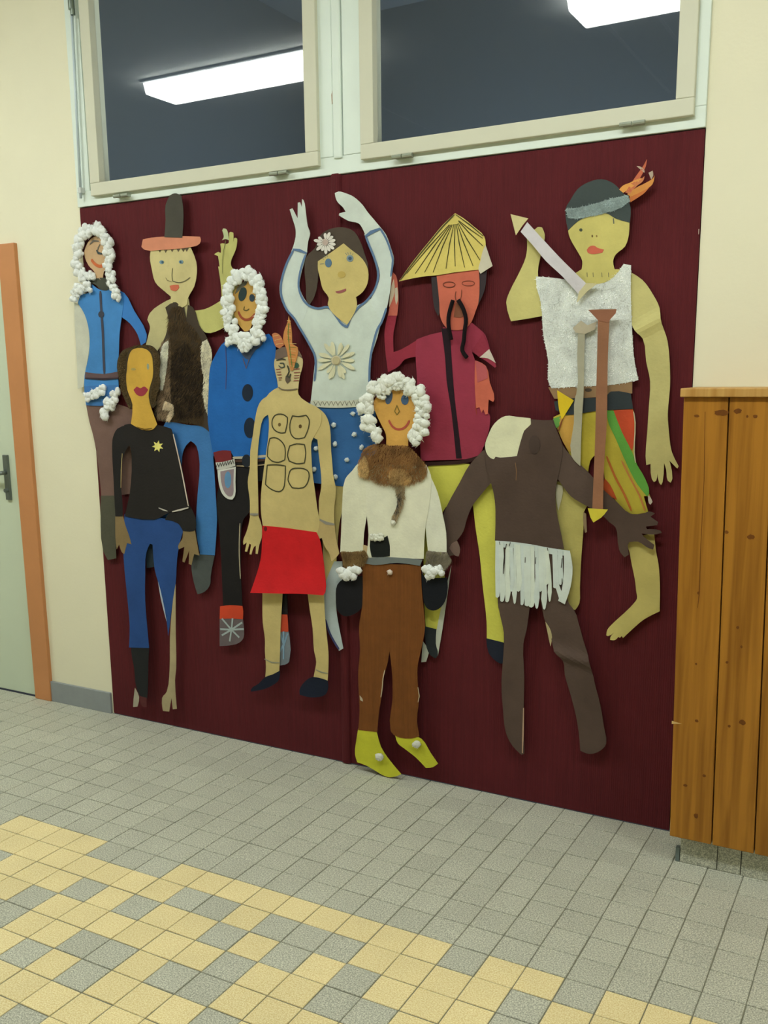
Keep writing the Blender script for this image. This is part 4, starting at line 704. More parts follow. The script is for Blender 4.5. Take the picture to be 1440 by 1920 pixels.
  ('P','petal',(218,216,184),0.0274,'0.0743 1.4985 0.0909 1.5112 0.1063 1.5159 0.1131 1.5136 0.1108 1.5077 0.0966 1.501','daisy',{}),
  ('P','petal',(218,216,184),0.0258,'0.0737 1.4978 0.0993 1.5125 0.1217 1.5189 0.1297 1.5168 0.1258 1.5106 0.1044 1.5021','daisy',{}),
  ('P','daisy_centre',(190,180,142),0.0279,'0.0689 1.4911 0.0673 1.4855 0.0633 1.4811 0.0574 1.4788 0.051 1.4789 0.0453 1.4814 0.0414 1.4859 0.0401 1.4915 0.0417 1.4971 0.0457 1.5015 0.0516 1.5038 0.058 1.5037 0.0637 1.5011 0.0676 1.4966','daisy',{}),
  ('P','hair_flower',(200,180,168),0.0266,'0.0296 1.8843 0.0281 1.8797 0.0243 1.8762 0.0189 1.8745 0.013 1.875 0.0077 1.8774 0.0041 1.8815 0.0029 1.8862 0.0043 1.8908 0.0081 1.8944 0.0135 1.896 0.0195 1.8956 0.0248 1.8931 0.0283 1.8891',None,{'label': 'white paper flower in the hair'}),
  ('P','petal',(226,222,214),0.0274,'0.0285 1.8813 0.0461 1.8819 0.0569 1.8786 0.0599 1.8738 0.0548 1.871 0.0436 1.8729','hair_flower',{}),
  ('P','petal',(226,222,214),0.0282,'0.0271 1.8781 0.0439 1.8723 0.0532 1.8649 0.0536 1.8596 0.0472 1.859 0.0367 1.8654','hair_flower',{}),
  ('P','petal',(226,222,214),0.029,'0.0242 1.8759 0.0367 1.865 0.0397 1.8582 0.0371 1.8537 0.031 1.8552 0.0264 1.8614','hair_flower',{}),
  ('P','petal',(226,222,214),0.0274,'0.0189 1.8756 0.0248 1.8616 0.024 1.8493 0.0191 1.8458 0.0142 1.8498 0.0132 1.8621','hair_flower',{}),
  ('P','petal',(226,222,214),0.0282,'0.0152 1.8765 0.0131 1.8622 0.0095 1.8578 0.0034 1.8571 0.0006 1.8617 0.0026 1.8668','hair_flower',{}),
  ('P','petal',(226,222,214),0.029,'0.0123 1.8788 0.0027 1.867 -0.011 1.8597 -0.0179 1.8608 -0.0172 1.8663 -0.0046 1.8747','hair_flower',{}),
  ('P','petal',(226,222,214),0.0274,'0.0094 1.8823 -0.0059 1.8754 -0.0116 1.8754 -0.0163 1.8789 -0.0138 1.8833 -0.0085 1.8847','hair_flower',{}),
  ('P','petal',(226,222,214),0.0282,'0.0098 1.8857 -0.008 1.8851 -0.0245 1.8898 -0.0282 1.8948 -0.0223 1.8975 -0.0054 1.8942','hair_flower',{}),
  ('P','petal',(226,222,214),0.029,'0.0123 1.8887 -0.0047 1.8945 -0.0088 1.8983 -0.0086 1.9032 -0.0027 1.9042 0.0025 1.9014','hair_flower',{}),
  ('P','petal',(226,222,214),0.0282,'0.0194 1.8914 0.0135 1.9054 0.0144 1.9115 0.0193 1.9142 0.0242 1.9109 0.0251 1.9047','hair_flower',{}),
  ('P','petal',(226,222,214),0.029,'0.0241 1.8902 0.0262 1.9045 0.0329 1.914 0.0392 1.9152 0.0417 1.91 0.0366 1.8998','hair_flower',{}),
  ('P','petal',(226,222,214),0.0274,'0.0265 1.8881 0.036 1.8998 0.0443 1.9038 0.0505 1.9024 0.0504 1.8973 0.0432 1.8921','hair_flower',{}),
  ('P','petal',(226,222,214),0.0282,'0.0289 1.8847 0.044 1.8915 0.0551 1.8922 0.0603 1.8889 0.0573 1.8844 0.0466 1.8823','hair_flower',{}),
 ]),
 ('paper_figure','paper cutout','paper figure in deep blue coat with white cotton hood and black trousers','paper cut-out figures on the maroon board',[
  ('P','trousers',(26,24,26),0.0265,'-0.4895 1.0025 -0.4054 1.1576 -0.187 1.1639 -0.1552 1.0678 -0.1668 0.8696 -0.1791 0.6562 -0.1825 0.5591 -0.2169 0.5511 -0.22 0.6625 -0.222 0.8658 -0.2624 1.0632 -0.3238 1.0507 -0.3412 0.939 -0.3701 0.9068 -0.3846 0.8133 -0.3942 0.6666 -0.3939 0.5652 -0.4877 0.5551 -0.4874 0.6578 -0.4844 0.7639 -0.4865 0.8683',None,{}),
  ('S','paper_edge',(176,166,140),0.0275,'-0.3842 0.8949 -0.3904 0.8302 -0.3946 0.7652 -0.3957 0.678','trousers',{'w':0.0046}),
  ('P','boot',(108,98,102),0.0278,'-0.5067 0.5094 -0.3944 0.5213 -0.3909 0.4825 -0.395 0.4417 -0.4187 0.4185 -0.4629 0.4034 -0.5129 0.3942',None,{}),
  ('P','boot_cuff',(212,74,44),0.0287,'-0.5017 0.5574 -0.4538 0.567 -0.393 0.5704 -0.3902 0.5494 -0.3939 0.5171 -0.4511 0.5137 -0.5061 0.5061',None,{}),
  ('S','star_ray',(166,180,184),0.0291,'-0.4947 0.5088 -0.4504 0.4689','boot',{'w':0.013}),
  ('S','star_ray',(166,180,184),0.0291,'-0.4426 0.5161 -0.4504 0.4689','boot',{'w':0.013}),
  ('S','star_ray',(166,180,184),0.0291,'-0.3975 0.5043 -0.4504 0.4689','boot',{'w':0.0129}),
  ('S','star_ray',(166,180,184),0.0291,'-0.3907 0.4783 -0.4504 0.4689','boot',{'w':0.013}),
  ('S','star_ray',(166,180,184),0.0291,'-0.4139 0.4419 -0.4504 0.4689','boot',{'w':0.013}),
  ('S','star_ray',(166,180,184),0.0291,'-0.4611 0.4203 -0.4504 0.4689','boot',{'w':0.0131}),
  ('S','star_ray',(166,180,184),0.0291,'-0.4984 0.4405 -0.4504 0.4689','boot',{'w':0.0131}),
  ('S','star_ray',(166,180,184),0.0291,'-0.5053 0.4646 -0.4504 0.4689','boot',{'w':0.0131}),
  ('P','boot',(120,130,140),0.0278,'-0.252 0.4903 -0.1803 0.4954 -0.1814 0.3764 -0.2003 0.3615 -0.2575 0.3504',None,{}),
  ('P','boot_cuff',(196,74,46),0.0287,'-0.2488 0.5542 -0.1824 0.5603 -0.1808 0.5207 -0.1807 0.4939 -0.2515 0.484',None,{}),
  ('S','star_ray',(130,160,186),0.0291,'-0.218 0.4816 -0.2019 0.4355','boot',{'w':0.0126}),
  ('S','star_ray',(130,160,186),0.0291,'-0.1848 0.4856 -0.2044 0.4352','boot',{'w':0.0126}),
  ('S','star_ray',(130,160,186),0.0291,'-0.2023 0.4922 -0.2064 0.3822','boot',{'w':0.0127}),
  ('S','star_ray',(130,160,186),0.0291,'-0.2288 0.4012 -0.1988 0.449','boot',{'w':0.0127}),
  ('P','coat',(32,102,182),0.0284,'-0.4231 1.5674 -0.3624 1.5619 -0.2572 1.5826 -0.2277 1.5895 -0.2044 1.5656 -0.1959 1.5111 -0.1902 1.4329 -0.1868 1.3937 -0.2127 1.3541 -0.2371 1.2339 -0.2455 1.1485 -0.2659 1.1397 -0.3985 1.1418 -0.4131 1.1621 -0.4983 1.145 -0.5178 1.2704 -0.5065 1.3946 -0.4955 1.4763 -0.4667 1.5243',None,{}),
  ('P','sleeve',(32,102,182),0.0281,'-0.2131 1.4724 -0.2037 1.4644 -0.1863 1.4133 -0.1919 1.3937 -0.2114 1.3937',None,{}),
  ('S','coat_hem',(182,178,160),0.0297,'-0.4053 1.1421 -0.3561 1.1444 -0.3049 1.148 -0.2494 1.1538',None,{'w':0.0091}),
  ('S','waistband',(74,52,44),0.0297,'-0.3981 1.1306 -0.3361 1.1326 -0.25 1.1395',None,{'w':0.0139}),
  ('S','waist_line',(168,150,120),0.0303,'-0.3881 1.1123 -0.3212 1.1134 -0.2552 1.1222',None,{'w':0.006}),
  ('P','cuff',(120,40,44),0.0303,'-0.497 1.1591 -0.4531 1.1687 -0.4123 1.1677 -0.4104 1.1345 -0.4502 1.1248 -0.4885 1.1214',None,{}),
  ('P','cuff_band',(196,198,192),0.0313,'-0.4877 1.1215 -0.4494 1.1258 -0.3965 1.1383 -0.3936 1.1122 -0.4509 1.0975 -0.4828 1.0951',None,{}),
  ('S','zigzag',(34,34,36),0.0323,'-0.4842 1.1049 -0.477 1.119 -0.472 1.104','cuff_band',{'w':0.0038}),
  ('S','zigzag',(34,34,36),0.0323,'-0.4718 1.1074 -0.4647 1.1215 -0.4597 1.1066','cuff_band',{'w':0.0038}),
  ('S','zigzag',(34,34,36),0.0323,'-0.4595 1.1099 -0.4524 1.1241 -0.4474 1.1091','cuff_band',{'w':0.0038}),
  ('S','zigzag',(34,34,36),0.0323,'-0.4472 1.1125 -0.4402 1.1265 -0.4352 1.1116','cuff_band',{'w':0.0038}),
  ('S','zigzag',(34,34,36),0.0323,'-0.435 1.115 -0.428 1.129 -0.423 1.1141','cuff_band',{'w':0.0038}),
  ('S','zigzag',(34,34,36),0.0323,'-0.4228 1.1175 -0.4158 1.1315 -0.4109 1.1167','cuff_band',{'w':0.0038}),
  ('S','zigzag',(34,34,36),0.0323,'-0.4107 1.12 -0.4037 1.134 -0.3988 1.1192','cuff_band',{'w':0.0038}),
  ('P','mitten',(212,214,208),0.0313,'-0.4802 1.0935 -0.4509 1.0975 -0.3917 1.1093 -0.3966 1.0514 -0.4002 1.0006 -0.4136 0.9839 -0.4366 0.9861 -0.4611 1.004 -0.4752 1.0395',None,{}),
  ('P','mitten_palm',(150,134,142),0.0321,'-0.4655 1.0886 -0.4003 1.1007 -0.4054 1.0511 -0.4088 1.0045 -0.4187 0.9956 -0.4334 0.997 -0.452 1.0152 -0.4634 1.0486','mitten',{}),
  ('P','mitten_spot',(98,146,190),0.0327,'-0.415 1.0591 -0.4172 1.0454 -0.4222 1.0341 -0.4288 1.0277 -0.4359 1.0274 -0.4419 1.0332 -0.4457 1.0441 -0.4466 1.0578 -0.4443 1.0716 -0.4393 1.0828 -0.4327 1.0891 -0.4256 1.0894 -0.4196 1.0836 -0.4159 1.0727','mitten',{}),
  ('P','button',(26,38,56),0.0297,'-0.3031 1.382 -0.3061 1.3685 -0.3133 1.3576 -0.3232 1.3515 -0.334 1.3515 -0.3434 1.3575 -0.3496 1.3685 -0.3514 1.3821 -0.3483 1.3957 -0.3411 1.4066 -0.3311 1.4125 -0.3204 1.4125 -0.311 1.4064 -0.3049 1.3955',None,{}),
  ('P','button',(26,38,56),0.0297,'-0.2942 1.2552 -0.2974 1.239 -0.3053 1.2258 -0.3162 1.2183 -0.3279 1.2181 -0.3382 1.2251 -0.345 1.2381 -0.3468 1.2544 -0.3434 1.2707 -0.3355 1.2838 -0.3246 1.2912 -0.3129 1.2913 -0.3027 1.2842 -0.296 1.2713',None,{}),
  ('P','button',(32,38,48),0.0307,'-0.3191 1.1333 -0.3217 1.1228 -0.328 1.1143 -0.3369 1.1093 -0.3464 1.109 -0.3549 1.1133 -0.3605 1.1215 -0.3621 1.1319 -0.3595 1.1424 -0.3531 1.1509 -0.3442 1.1558 -0.3347 1.1561 -0.3263 1.1517 -0.3208 1.1436',None,{}),
  ('P','collar',(70,84,110),0.0297,'-0.4096 1.5631 -0.2462 1.59 -0.2576 1.5514 -0.2879 1.5325 -0.3142 1.5015 -0.3316 1.5038 -0.3626 1.5381',None,{}),
  ('S','collar_tip',(108,84,80),0.0307,'-0.3433 1.506 -0.3299 1.47 -0.316 1.5015',None,{'w':0.0048}),
  ('S','seam_line',(84,70,110),0.0297,'-0.4206 1.5474 -0.4193 1.4752 -0.4261 1.3944',None,{'w':0.0031}),
  ('P','face',(206,164,88),0.0307,'-0.3839 1.704 -0.3721 1.7385 -0.351 1.7607 -0.3156 1.778 -0.2775 1.753 -0.2649 1.7064 -0.2714 1.6682 -0.2926 1.6342 -0.3113 1.6036 -0.3313 1.6003 -0.3552 1.6246 -0.3758 1.6646',None,{}),
  ('P','hair_strand',(112,112,100),0.0316,'-0.3099 1.7795 -0.3156 1.7626 -0.3307 1.7557 -0.3564 1.7377 -0.3667 1.7324 -0.3556 1.7531 -0.33 1.7711','face',{}),
  ('P','eye',(48,66,66),0.0323,'-0.3163 1.7267 -0.3217 1.7169 -0.3292 1.7098 -0.3374 1.7068 -0.3446 1.7085 -0.3494 1.7147 -0.3508 1.724 -0.3486 1.7346 -0.3431 1.7445 -0.3356 1.7516 -0.3274 1.7545 -0.3203 1.7527 -0.3155 1.7466 -0.3141 1.7373','face',{}),
  ('P','eye',(54,70,84),0.0323,'-0.2799 1.7155 -0.2814 1.7098 -0.2848 1.7055 -0.2896 1.7032 -0.2948 1.7034 -0.2995 1.7061 -0.3025 1.7108 -0.3034 1.7166 -0.302 1.7222 -0.2986 1.7266 -0.2937 1.7288 -0.2885 1.7286 -0.2839 1.7259 -0.2809 1.7212','face',{}),
  ('S','nose',(96,86,50),0.0323,'-0.326 1.6878 -0.33 1.6763 -0.3168 1.6731 -0.3066 1.6792','face',{'w':0.0037}),
  ('S','mouth',(160,80,54),0.0323,'-0.3542 1.6715 -0.345 1.6536 -0.3281 1.6424 -0.3058 1.6431 -0.2881 1.6533 -0.2804 1.6608','face',{'w':0.0086}),
  ('C','cotton_hood',(240,245,242),0.0329,'-0.3269 1.553 -0.3581 1.5814 -0.3792 1.6136 -0.389 1.6493 -0.394 1.6887 -0.393 1.7277 -0.383 1.7661 -0.3528 1.7914 -0.3129 1.7988 -0.2792 1.7873 -0.2563 1.7556 -0.246 1.7131 -0.2465 1.6671 -0.257 1.6251 -0.2781 1.5908 -0.3091 1.5604 -0.3269 1.553',None,{'r':0.0208}),
  ('C','cotton_hood',(240,245,242),0.0329,'-0.3951 1.5686 -0.3784 1.578',None,{'r':0.017}),
  ('C','cotton_hood',(240,245,242),0.0329,'-0.2544 1.5727 -0.2489 1.5861',None,{'r':0.0167}),
  ('C','cotton_hood',(240,245,242),0.0339,'-0.324 1.547 -0.3233 1.5608 -0.3026 1.5798',None,{'r':0.0211}),
 ]),
 ('paper_figure','paper cutout','headless dark brown paper figure with white neck patch and white fringed skirt','paper cut-out figures on the maroon board',[
  ('P','paper_arm',(88,72,64),0.026,'0.5554 1.1451 0.606 1.1974 0.6564 1.188 0.6575 1.1091 0.6364 1.0937 0.5959 1.0481 0.5684 1.0135 0.5488 0.9678 0.537 0.9259 0.5136 0.8933 0.526 0.8647 0.5201 0.8396 0.5028 0.8431 0.4802 0.8336 0.4718 0.8643 0.4717 0.9138 0.4612 0.9699 0.4796 1.0161 0.5198 1.085',None,{}),
  ('P','thumb',(122,100,92),0.027,'0.5141 0.8924 0.5265 0.8649 0.5205 0.8398 0.5074 0.8425 0.4867 0.8656 0.4949 0.8815','paper_arm',{}),
  ('P','paper_arm',(88,72,64),0.026,'0.8048 1.2845 0.8389 1.298 0.8715 1.2204 0.9009 1.1868 0.9553 1.1405 1.0058 1.0878 1.0484 1.0523 1.0906 1.0187 1.1308 1.0221 1.1472 1.0288 1.1646 1.0241 1.1518 1.0132 1.1756 0.9985 1.1728 0.9892 1.1392 0.9819 1.1429 0.9743 1.1827 0.9736 1.1879 0.9672 1.1668 0.96 1.1267 0.9606 1.1338 0.9515 1.1672 0.9283 1.1639 0.9137 1.1487 0.9177 1.1177 0.9342 1.0907 0.9305 1.087 0.9206 1.0912 0.8925 1.0789 0.8828 1.0646 0.8973 1.0567 0.9253 1.048 0.9731 1.0267 0.9891 1.0016 1.0118 0.9516 1.0367 0.9046 1.0621 0.8749 1.0957 0.8486 1.1295 0.7962 1.1836',None,{'curl':(1.085,1.0222,0.9983,0.0582,0.5)}),
  ('P','leg',(88,72,64),0.026,'0.6626 0.8901 0.7759 0.8877 0.7806 0.7522 0.7761 0.693 0.7729 0.6627 0.7663 0.6131 0.7556 0.5663 0.7598 0.452 0.7597 0.3551 0.7651 0.1827 0.7553 0.1761 0.7229 0.2019 0.6981 0.2461 0.6868 0.3236 0.6793 0.4207 0.6841 0.4993 0.6866 0.5958 0.6739 0.6516 0.6654 0.6963',None,{}),
  ('S','paper_edge',(186,154,130),0.0273,'0.7597 0.3437 0.7598 0.2574 0.7588 0.1839','leg',{'w':0.0057}),
  ('P','leg',(88,72,64),0.026,'0.7871 0.8886 0.8943 0.8896 0.9026 0.7278 0.9292 0.6913 0.9412 0.6561 0.9614 0.5925 0.9812 0.5398 0.9981 0.4681 1.0186 0.3967 1.0328 0.324 1.042 0.269 1.024 0.2421 0.9879 0.2238 0.958 0.2298 0.9505 0.2906 0.9396 0.346 0.9188 0.4186 0.8992 0.4798 0.8934 0.5278 0.8664 0.5579 0.842 0.6296 0.8262 0.6613',None,{'bump':(0.9287,0.5417,0.1935,0.9811,0.02,0.014)}),
  ('P','paper_edge',(186,172,130),0.027,'0.8306 0.6508 0.8461 0.6303 0.8543 0.6015 0.8495 0.5702 0.841 0.6073',None,{}),
  ('P','torso',(82,66,58),0.0279,'0.6099 1.2012 0.6303 1.1802 0.7256 1.1831 0.7429 1.2538 0.7627 1.2986 0.8045 1.2963 0.8352 1.2974 0.8529 1.2661 0.8722 1.215 0.8636 1.1351 0.8537 1.0717 0.8596 1.0121 0.8761 0.9421 0.8865 0.8947 0.7764 0.8946 0.6514 0.9037 0.6521 1.0001 0.6474 1.0545 0.6372 1.094 0.6191 1.1439',None,{'bump':(0.7479,1.1908,0.6795,-0.7337,0.05,0.006)}),
  ('P','dark_stain',(74,60,53),0.0292,'0.8013 1.2203 0.7997 1.2074 0.7949 1.1969 0.7876 1.191 0.7795 1.1908 0.7719 1.1963 0.7666 1.2065 0.7645 1.2194 0.7661 1.2323 0.7709 1.2427 0.7782 1.2486 0.7864 1.2487 0.7939 1.2432 0.7991 1.233','torso',{}),
  ('S','pencil_line',(140,106,72),0.0292,'0.7208 1.1618 0.7251 1.1335 0.723 1.1049','torso',{'w':0.0024}),
  ('P','neck_patch',(228,228,194),0.0298,'0.6141 1.2122 0.6226 1.241 0.6451 1.2832 0.682 1.3079 0.7241 1.3052 0.7656 1.3018 0.7675 1.2786 0.7515 1.2296 0.7391 1.197 0.7234 1.1796 0.7001 1.1711 0.6389 1.171 0.6225 1.1837',None,{}),
  ('P','neck_tab',(176,140,110),0.029,'0.7258 1.1938 0.7426 1.196 0.739 1.1871 0.7224 1.176',None,{}),
  ('P','fringe_skirt',(206,218,216),0.0292,'0.6539 0.904 0.7082 0.9043 0.7768 0.901 0.8366 0.8947 0.9062 0.8904 0.9096 0.8735 0.8519 0.8742 0.7847 0.8816 0.7239 0.8842 0.6558 0.8834',None,{'label': 'white paper fringe skirt'}),
  ('P','fringe_strip',(208,220,218),0.0302,'0.6547 0.9009 0.6707 0.9013 0.6721 0.8087 0.671 0.7193 0.6648 0.7134 0.6585 0.7165 0.6556 0.8072','fringe_skirt',{}),
  ('P','fringe_strip',(213,224,218),0.031,'0.6652 0.9 0.6812 0.9004 0.6889 0.8025 0.688 0.7072 0.6819 0.7013 0.6755 0.7044 0.6725 0.801','fringe_skirt',{}),
  ('P','fringe_strip',(218,228,218),0.0302,'0.6905 0.8991 0.7063 0.8996 0.7064 0.8021 0.7057 0.7078 0.6995 0.7019 0.6932 0.705 0.6902 0.8006','fringe_skirt',{}),
  ('P','fringe_strip',(208,220,218),0.031,'0.7036 0.8984 0.7155 0.8985 0.72 0.8201 0.7193 0.7449 0.7148 0.7393 0.7101 0.7425 0.7076 0.819','fringe_skirt',{}),
  ('P','fringe_strip',(213,224,218),0.0302,'0.7179 0.8979 0.7267 0.8978 0.7292 0.7997 0.7294 0.7046 0.726 0.699 0.7225 0.7024 0.72 0.7988','fringe_skirt',{}),
  ('P','fringe_strip',(218,228,218),0.031,'0.7247 0.897 0.7404 0.8975 0.7456 0.8208 0.7447 0.7474 0.7387 0.7416 0.7325 0.7447 0.7296 0.8194','fringe_skirt',{}),
  ('P','fringe_strip',(208,220,218),0.0302,'0.7412 0.8963 0.7538 0.8965 0.7565 0.7984 0.7564 0.703 0.7515 0.6973 0.7465 0.7005 0.7435 0.7972','fringe_skirt',{}),
  ('P','fringe_strip',(213,224,218),0.031,'0.7522 0.8951 0.7752 0.8961 0.7803 0.7978 0.7793 0.7026 0.7703 0.6964 0.761 0.6992 0.7568 0.7956','fringe_skirt',{}),
  ('P','fringe_strip',(218,228,218),0.0302,'0.7689 0.8944 0.7889 0.8952 0.7918 0.7958 0.7913 0.6993 0.7834 0.6932 0.7753 0.6961 0.7714 0.7939','fringe_skirt',{}),
  ('P','fringe_strip',(208,220,218),0.031,'0.7903 0.8936 0.8012 0.8937 0.8064 0.7943 0.8067 0.6974 0.8027 0.6917 0.7985 0.695 0.7952 0.7933','fringe_skirt',{}),
  ('P','fringe_strip',(213,224,218),0.0302,'0.802 0.8929 0.8188 0.8935 0.8197 0.8224 0.8191 0.7546 0.8125 0.7488 0.8056 0.7518 0.8025 0.8209','fringe_skirt',{}),
  ('P','fringe_strip',(218,228,218),0.031,'0.8221 0.892 0.8373 0.8925 0.8395 0.8337 0.8386 0.7787 0.8328 0.773 0.8267 0.7761 0.8239 0.8324','fringe_skirt',{}),
  ('P','fringe_strip',(208,220,218),0.0302,'0.8665 0.8892 0.8815 0.8897 0.8852 0.8347 0.8844 0.7829 0.8787 0.7772 0.8727 0.7803 0.8698 0.8333','fringe_skirt',{}),
  ('P','fringe_strip',(213,224,218),0.031,'0.8147 0.8922 0.8254 0.8923 0.8315 0.7933 0.832 0.6971 0.828 0.6915 0.8238 0.6948 0.8204 0.7923','fringe_skirt',{}),
  ('P','fringe_strip',(218,228,218),0.0302,'0.827 0.8908 0.8348 0.8907 0.8473 0.8063 0.8479 0.7245 0.845 0.719 0.8419 0.7224 0.8391 0.8056','fringe_skirt',{}),
  ('P','fringe_strip',(208,220,218),0.031,'0.8488 0.8901 0.8653 0.8907 0.8699 0.8291 0.8692 0.7707 0.8627 0.7649 0.856 0.7679 0.8529 0.8276','fringe_skirt',{}),
  ('P','fringe_strip',(212,222,218),0.0318,'0.8871 0.8918 0.9079 0.8863 0.9173 0.8388 0.9123 0.7735 0.8956 0.7166 0.8732 0.726 0.8844 0.7636 0.8894 0.822','fringe_skirt',{}),
  ('P','fringe_strip',(212,222,218),0.031,'0.8585 0.7827 0.8694 0.791 0.8891 0.742 0.8785 0.7263','fringe_skirt',{}),
  ('S','slit',(70,66,62),0.0321,'0.688 0.8635 0.6855 0.8262 0.6848 0.7964','fringe_skirt',{'w':0.0039}),
  ('S','slit',(70,66,62),0.0321,'0.6688 0.9026 0.6716 0.8917','fringe_skirt',{'w':0.0039}),
  ('S','slit',(70,66,62),0.0321,'0.7074 0.9036 0.7038 0.8905','fringe_skirt',{'w':0.0039}),
  ('S','slit',(70,66,62),0.0321,'0.7598 0.8582 0.7594 0.8399','fringe_skirt',{'w':0.0039}),
  ('S','slit',(70,66,62),0.0321,'0.7956 0.8611 0.7942 0.8391','fringe_skirt',{'w':0.0038}),
  ('S','slit',(70,66,62),0.0321,'0.8332 0.8949 0.8349 0.886','fringe_skirt',{'w':0.0038}),
  ('S','slit',(70,66,62),0.0321,'0.8825 0.8646 0.8804 0.8339','fringe_skirt',{'w':0.0038}),
  ('S','slit',(70,66,62),0.0321,'0.8842 0.7999 0.8843 0.7709','fringe_skirt',{'w':0.0038}),
  ('S','slit',(70,66,62),0.0321,'0.694 0.8971 0.6905 0.8784','fringe_skirt',{'w':0.0039}),
 ]),
 ('paper_figure','paper cutout','bare-chested paper figure with six drawn squares, red loincloth and plaid feather','paper cut-out figures on the maroon board',[
  ('P','leg',(202,184,124),0.034,'-0.2872 0.6574 -0.1926 0.6666 -0.2047 0.571 -0.2137 0.492 -0.2187 0.4126 -0.2244 0.3302 -0.2918 0.2981 -0.2863 0.3414 -0.2895 0.4033 -0.2875 0.4522 -0.2951 0.5173 -0.2914 0.605',None,{}),
  ('P','leg',(202,184,124),0.034,'-0.0858 0.6728 -0.013 0.6799 -0.0105 0.5924 -0.0049 0.5088 0.0011 0.4416 -0.0004 0.3815 -0.0046 0.3284 -0.0673 0.3322 -0.0595 0.3646 -0.0537 0.3956 -0.0623 0.4375 -0.0658 0.5227 -0.0759 0.5937',None,{}),
  ('S','anklet',(146,148,128),0.0353,'-0.2919 0.3731 -0.2569 0.3637 -0.2216 0.3676',None,{'w':0.0056}),
  ('S','anklet',(146,148,128),0.0353,'-0.0557 0.3646 -0.0303 0.3582 -0.0021 0.358',None,{'w':0.0054}),
  ('P','shoe',(20,28,46),0.0356,'-0.2894 0.3012 -0.2533 0.3176 -0.2205 0.3369 -0.2244 0.3017 -0.255 0.274 -0.3032 0.2487 -0.3625 0.2306 -0.3621 0.2397 -0.3235 0.2691',None,{}),
  ('P','shoe',(20,28,46),0.0356,'-0.0702 0.334 -0.0036 0.3299 -0.0013 0.3043 -0.0127 0.2756 -0.0525 0.2585 -0.0924 0.2545 -0.1259 0.2581 -0.1279 0.2763 -0.1057 0.3104',None,{'curl':(-0.0431,0.3136,-0.2853,-0.9584,1.0)}),
  ('P','paper_arm',(202,184,124),0.035,'-0.227 1.3694 -0.252 1.3614 -0.2726 1.3414 -0.2897 1.2931 -0.3024 1.2322 -0.3173 1.1706 -0.3226 1.1088 -0.3353 1.0544 -0.3288 0.9837 -0.3314 0.9268 -0.2919 0.9271 -0.2904 0.9857 -0.2889 1.0688 -0.2853 1.1511 -0.2723 1.2328 -0.255 1.2895 -0.222 1.3118 -0.1935 1.3536',None,{}),
  ('P','hand',(198,180,120),0.0359,'-0.3291 0.9283 -0.2911 0.9293 -0.2775 0.8903 -0.2793 0.848 -0.2891 0.8219 -0.2947 0.7866 -0.304 0.7868 -0.3047 0.8165 -0.3132 0.8116 -0.3233 0.7822 -0.332 0.7828 -0.3268 0.8191 -0.3344 0.8228 -0.3436 0.7913 -0.354 0.7914 -0.3472 0.8261 -0.3617 0.8156 -0.3642 0.8292 -0.3491 0.8644 -0.3373 0.8949',None,{'curl':(-0.3245,0.8804,-0.0449,-0.999,1.0)}),
  ('P','paper_arm',(202,184,124),0.035,'-0.0602 1.3462 -0.0142 1.3251 0.0106 1.3041 0.0267 1.2656 0.031 1.1802 0.0403 1.102 0.0491 1.0432 0.0384 0.983 0.0369 0.9168 -0.0259 0.9262 -0.0206 0.9999 -0.0099 1.0484 -0.0111 1.0921 -0.0187 1.1591 -0.0241 1.2179 -0.0541 1.233 -0.0906 1.2756',None,{'bump':(0.0055,1.041,0.7722,-0.6354,0.03,0.006)}),
  ('P','hand',(190,168,116),0.0359,'-0.0253 0.9279 0.0389 0.9183 0.0406 0.8911 0.0481 0.8512 0.0589 0.8156 0.0441 0.7973 0.0287 0.7838 0.0153 0.8154 -0.0031 0.8344 -0.0165 0.866 -0.0261 0.8612 -0.0411 0.8724 -0.0323 0.8983',None,{'curl':(0.0179,0.8838,0.2066,-0.9784,1.0)}),
  ('P','torso',(204,186,126),0.0366,'-0.1858 1.4009 -0.1021 1.4005 -0.0996 1.3753 -0.0591 1.3462 -0.0132 1.3232 -0.005 1.2846 -0.0392 1.2255 -0.0481 1.2096 -0.0496 1.1583 -0.0466 1.0988 -0.0389 1.0393 -0.0313 0.9713 -0.0232 0.9193 -0.0347 0.8799 -0.2707 0.8845 -0.2783 0.9448 -0.2757 1.0074 -0.2611 1.0906 -0.2428 1.1728 -0.2296 1.2538 -0.2333 1.309 -0.252 1.3336 -0.2408 1.3654',None,{}),
  ('S','bracelet',(146,142,132),0.0372,'-0.3294 0.9344 -0.3099 0.9338 -0.2904 0.9367',None,{'w':0.0101}),
  ('S','bracelet',(146,142,132),0.0372,'-0.0225 0.9323 0.0046 0.9211 0.0392 0.9185',None,{'w':0.0116}),
  ('S','drawn_square',(74,72,50),0.0378,'-0.211 1.2901 -0.1973 1.3034 -0.1643 1.3045 -0.1478 1.294 -0.1485 1.275 -0.1583 1.2411 -0.1764 1.2388 -0.2052 1.2502 -0.2144 1.2661','torso',{'w':0.0044,'closed':1}),
  ('S','drawn_square',(74,72,50),0.0378,'-0.126 1.3009 -0.1022 1.2984 -0.069 1.3034 -0.0563 1.2879 -0.06 1.2566 -0.0761 1.2249 -0.1143 1.2201 -0.133 1.2356 -0.1375 1.2712','torso',{'w':0.0043,'closed':1}),
  ('S','drawn_square',(74,72,50),0.0378,'-0.2252 1.2178 -0.2063 1.2222 -0.1774 1.2108 -0.1603 1.1872 -0.1628 1.1429 -0.1901 1.1332 -0.2195 1.1371 -0.2387 1.1527 -0.2347 1.1893','torso',{'w':0.0044,'closed':1}),
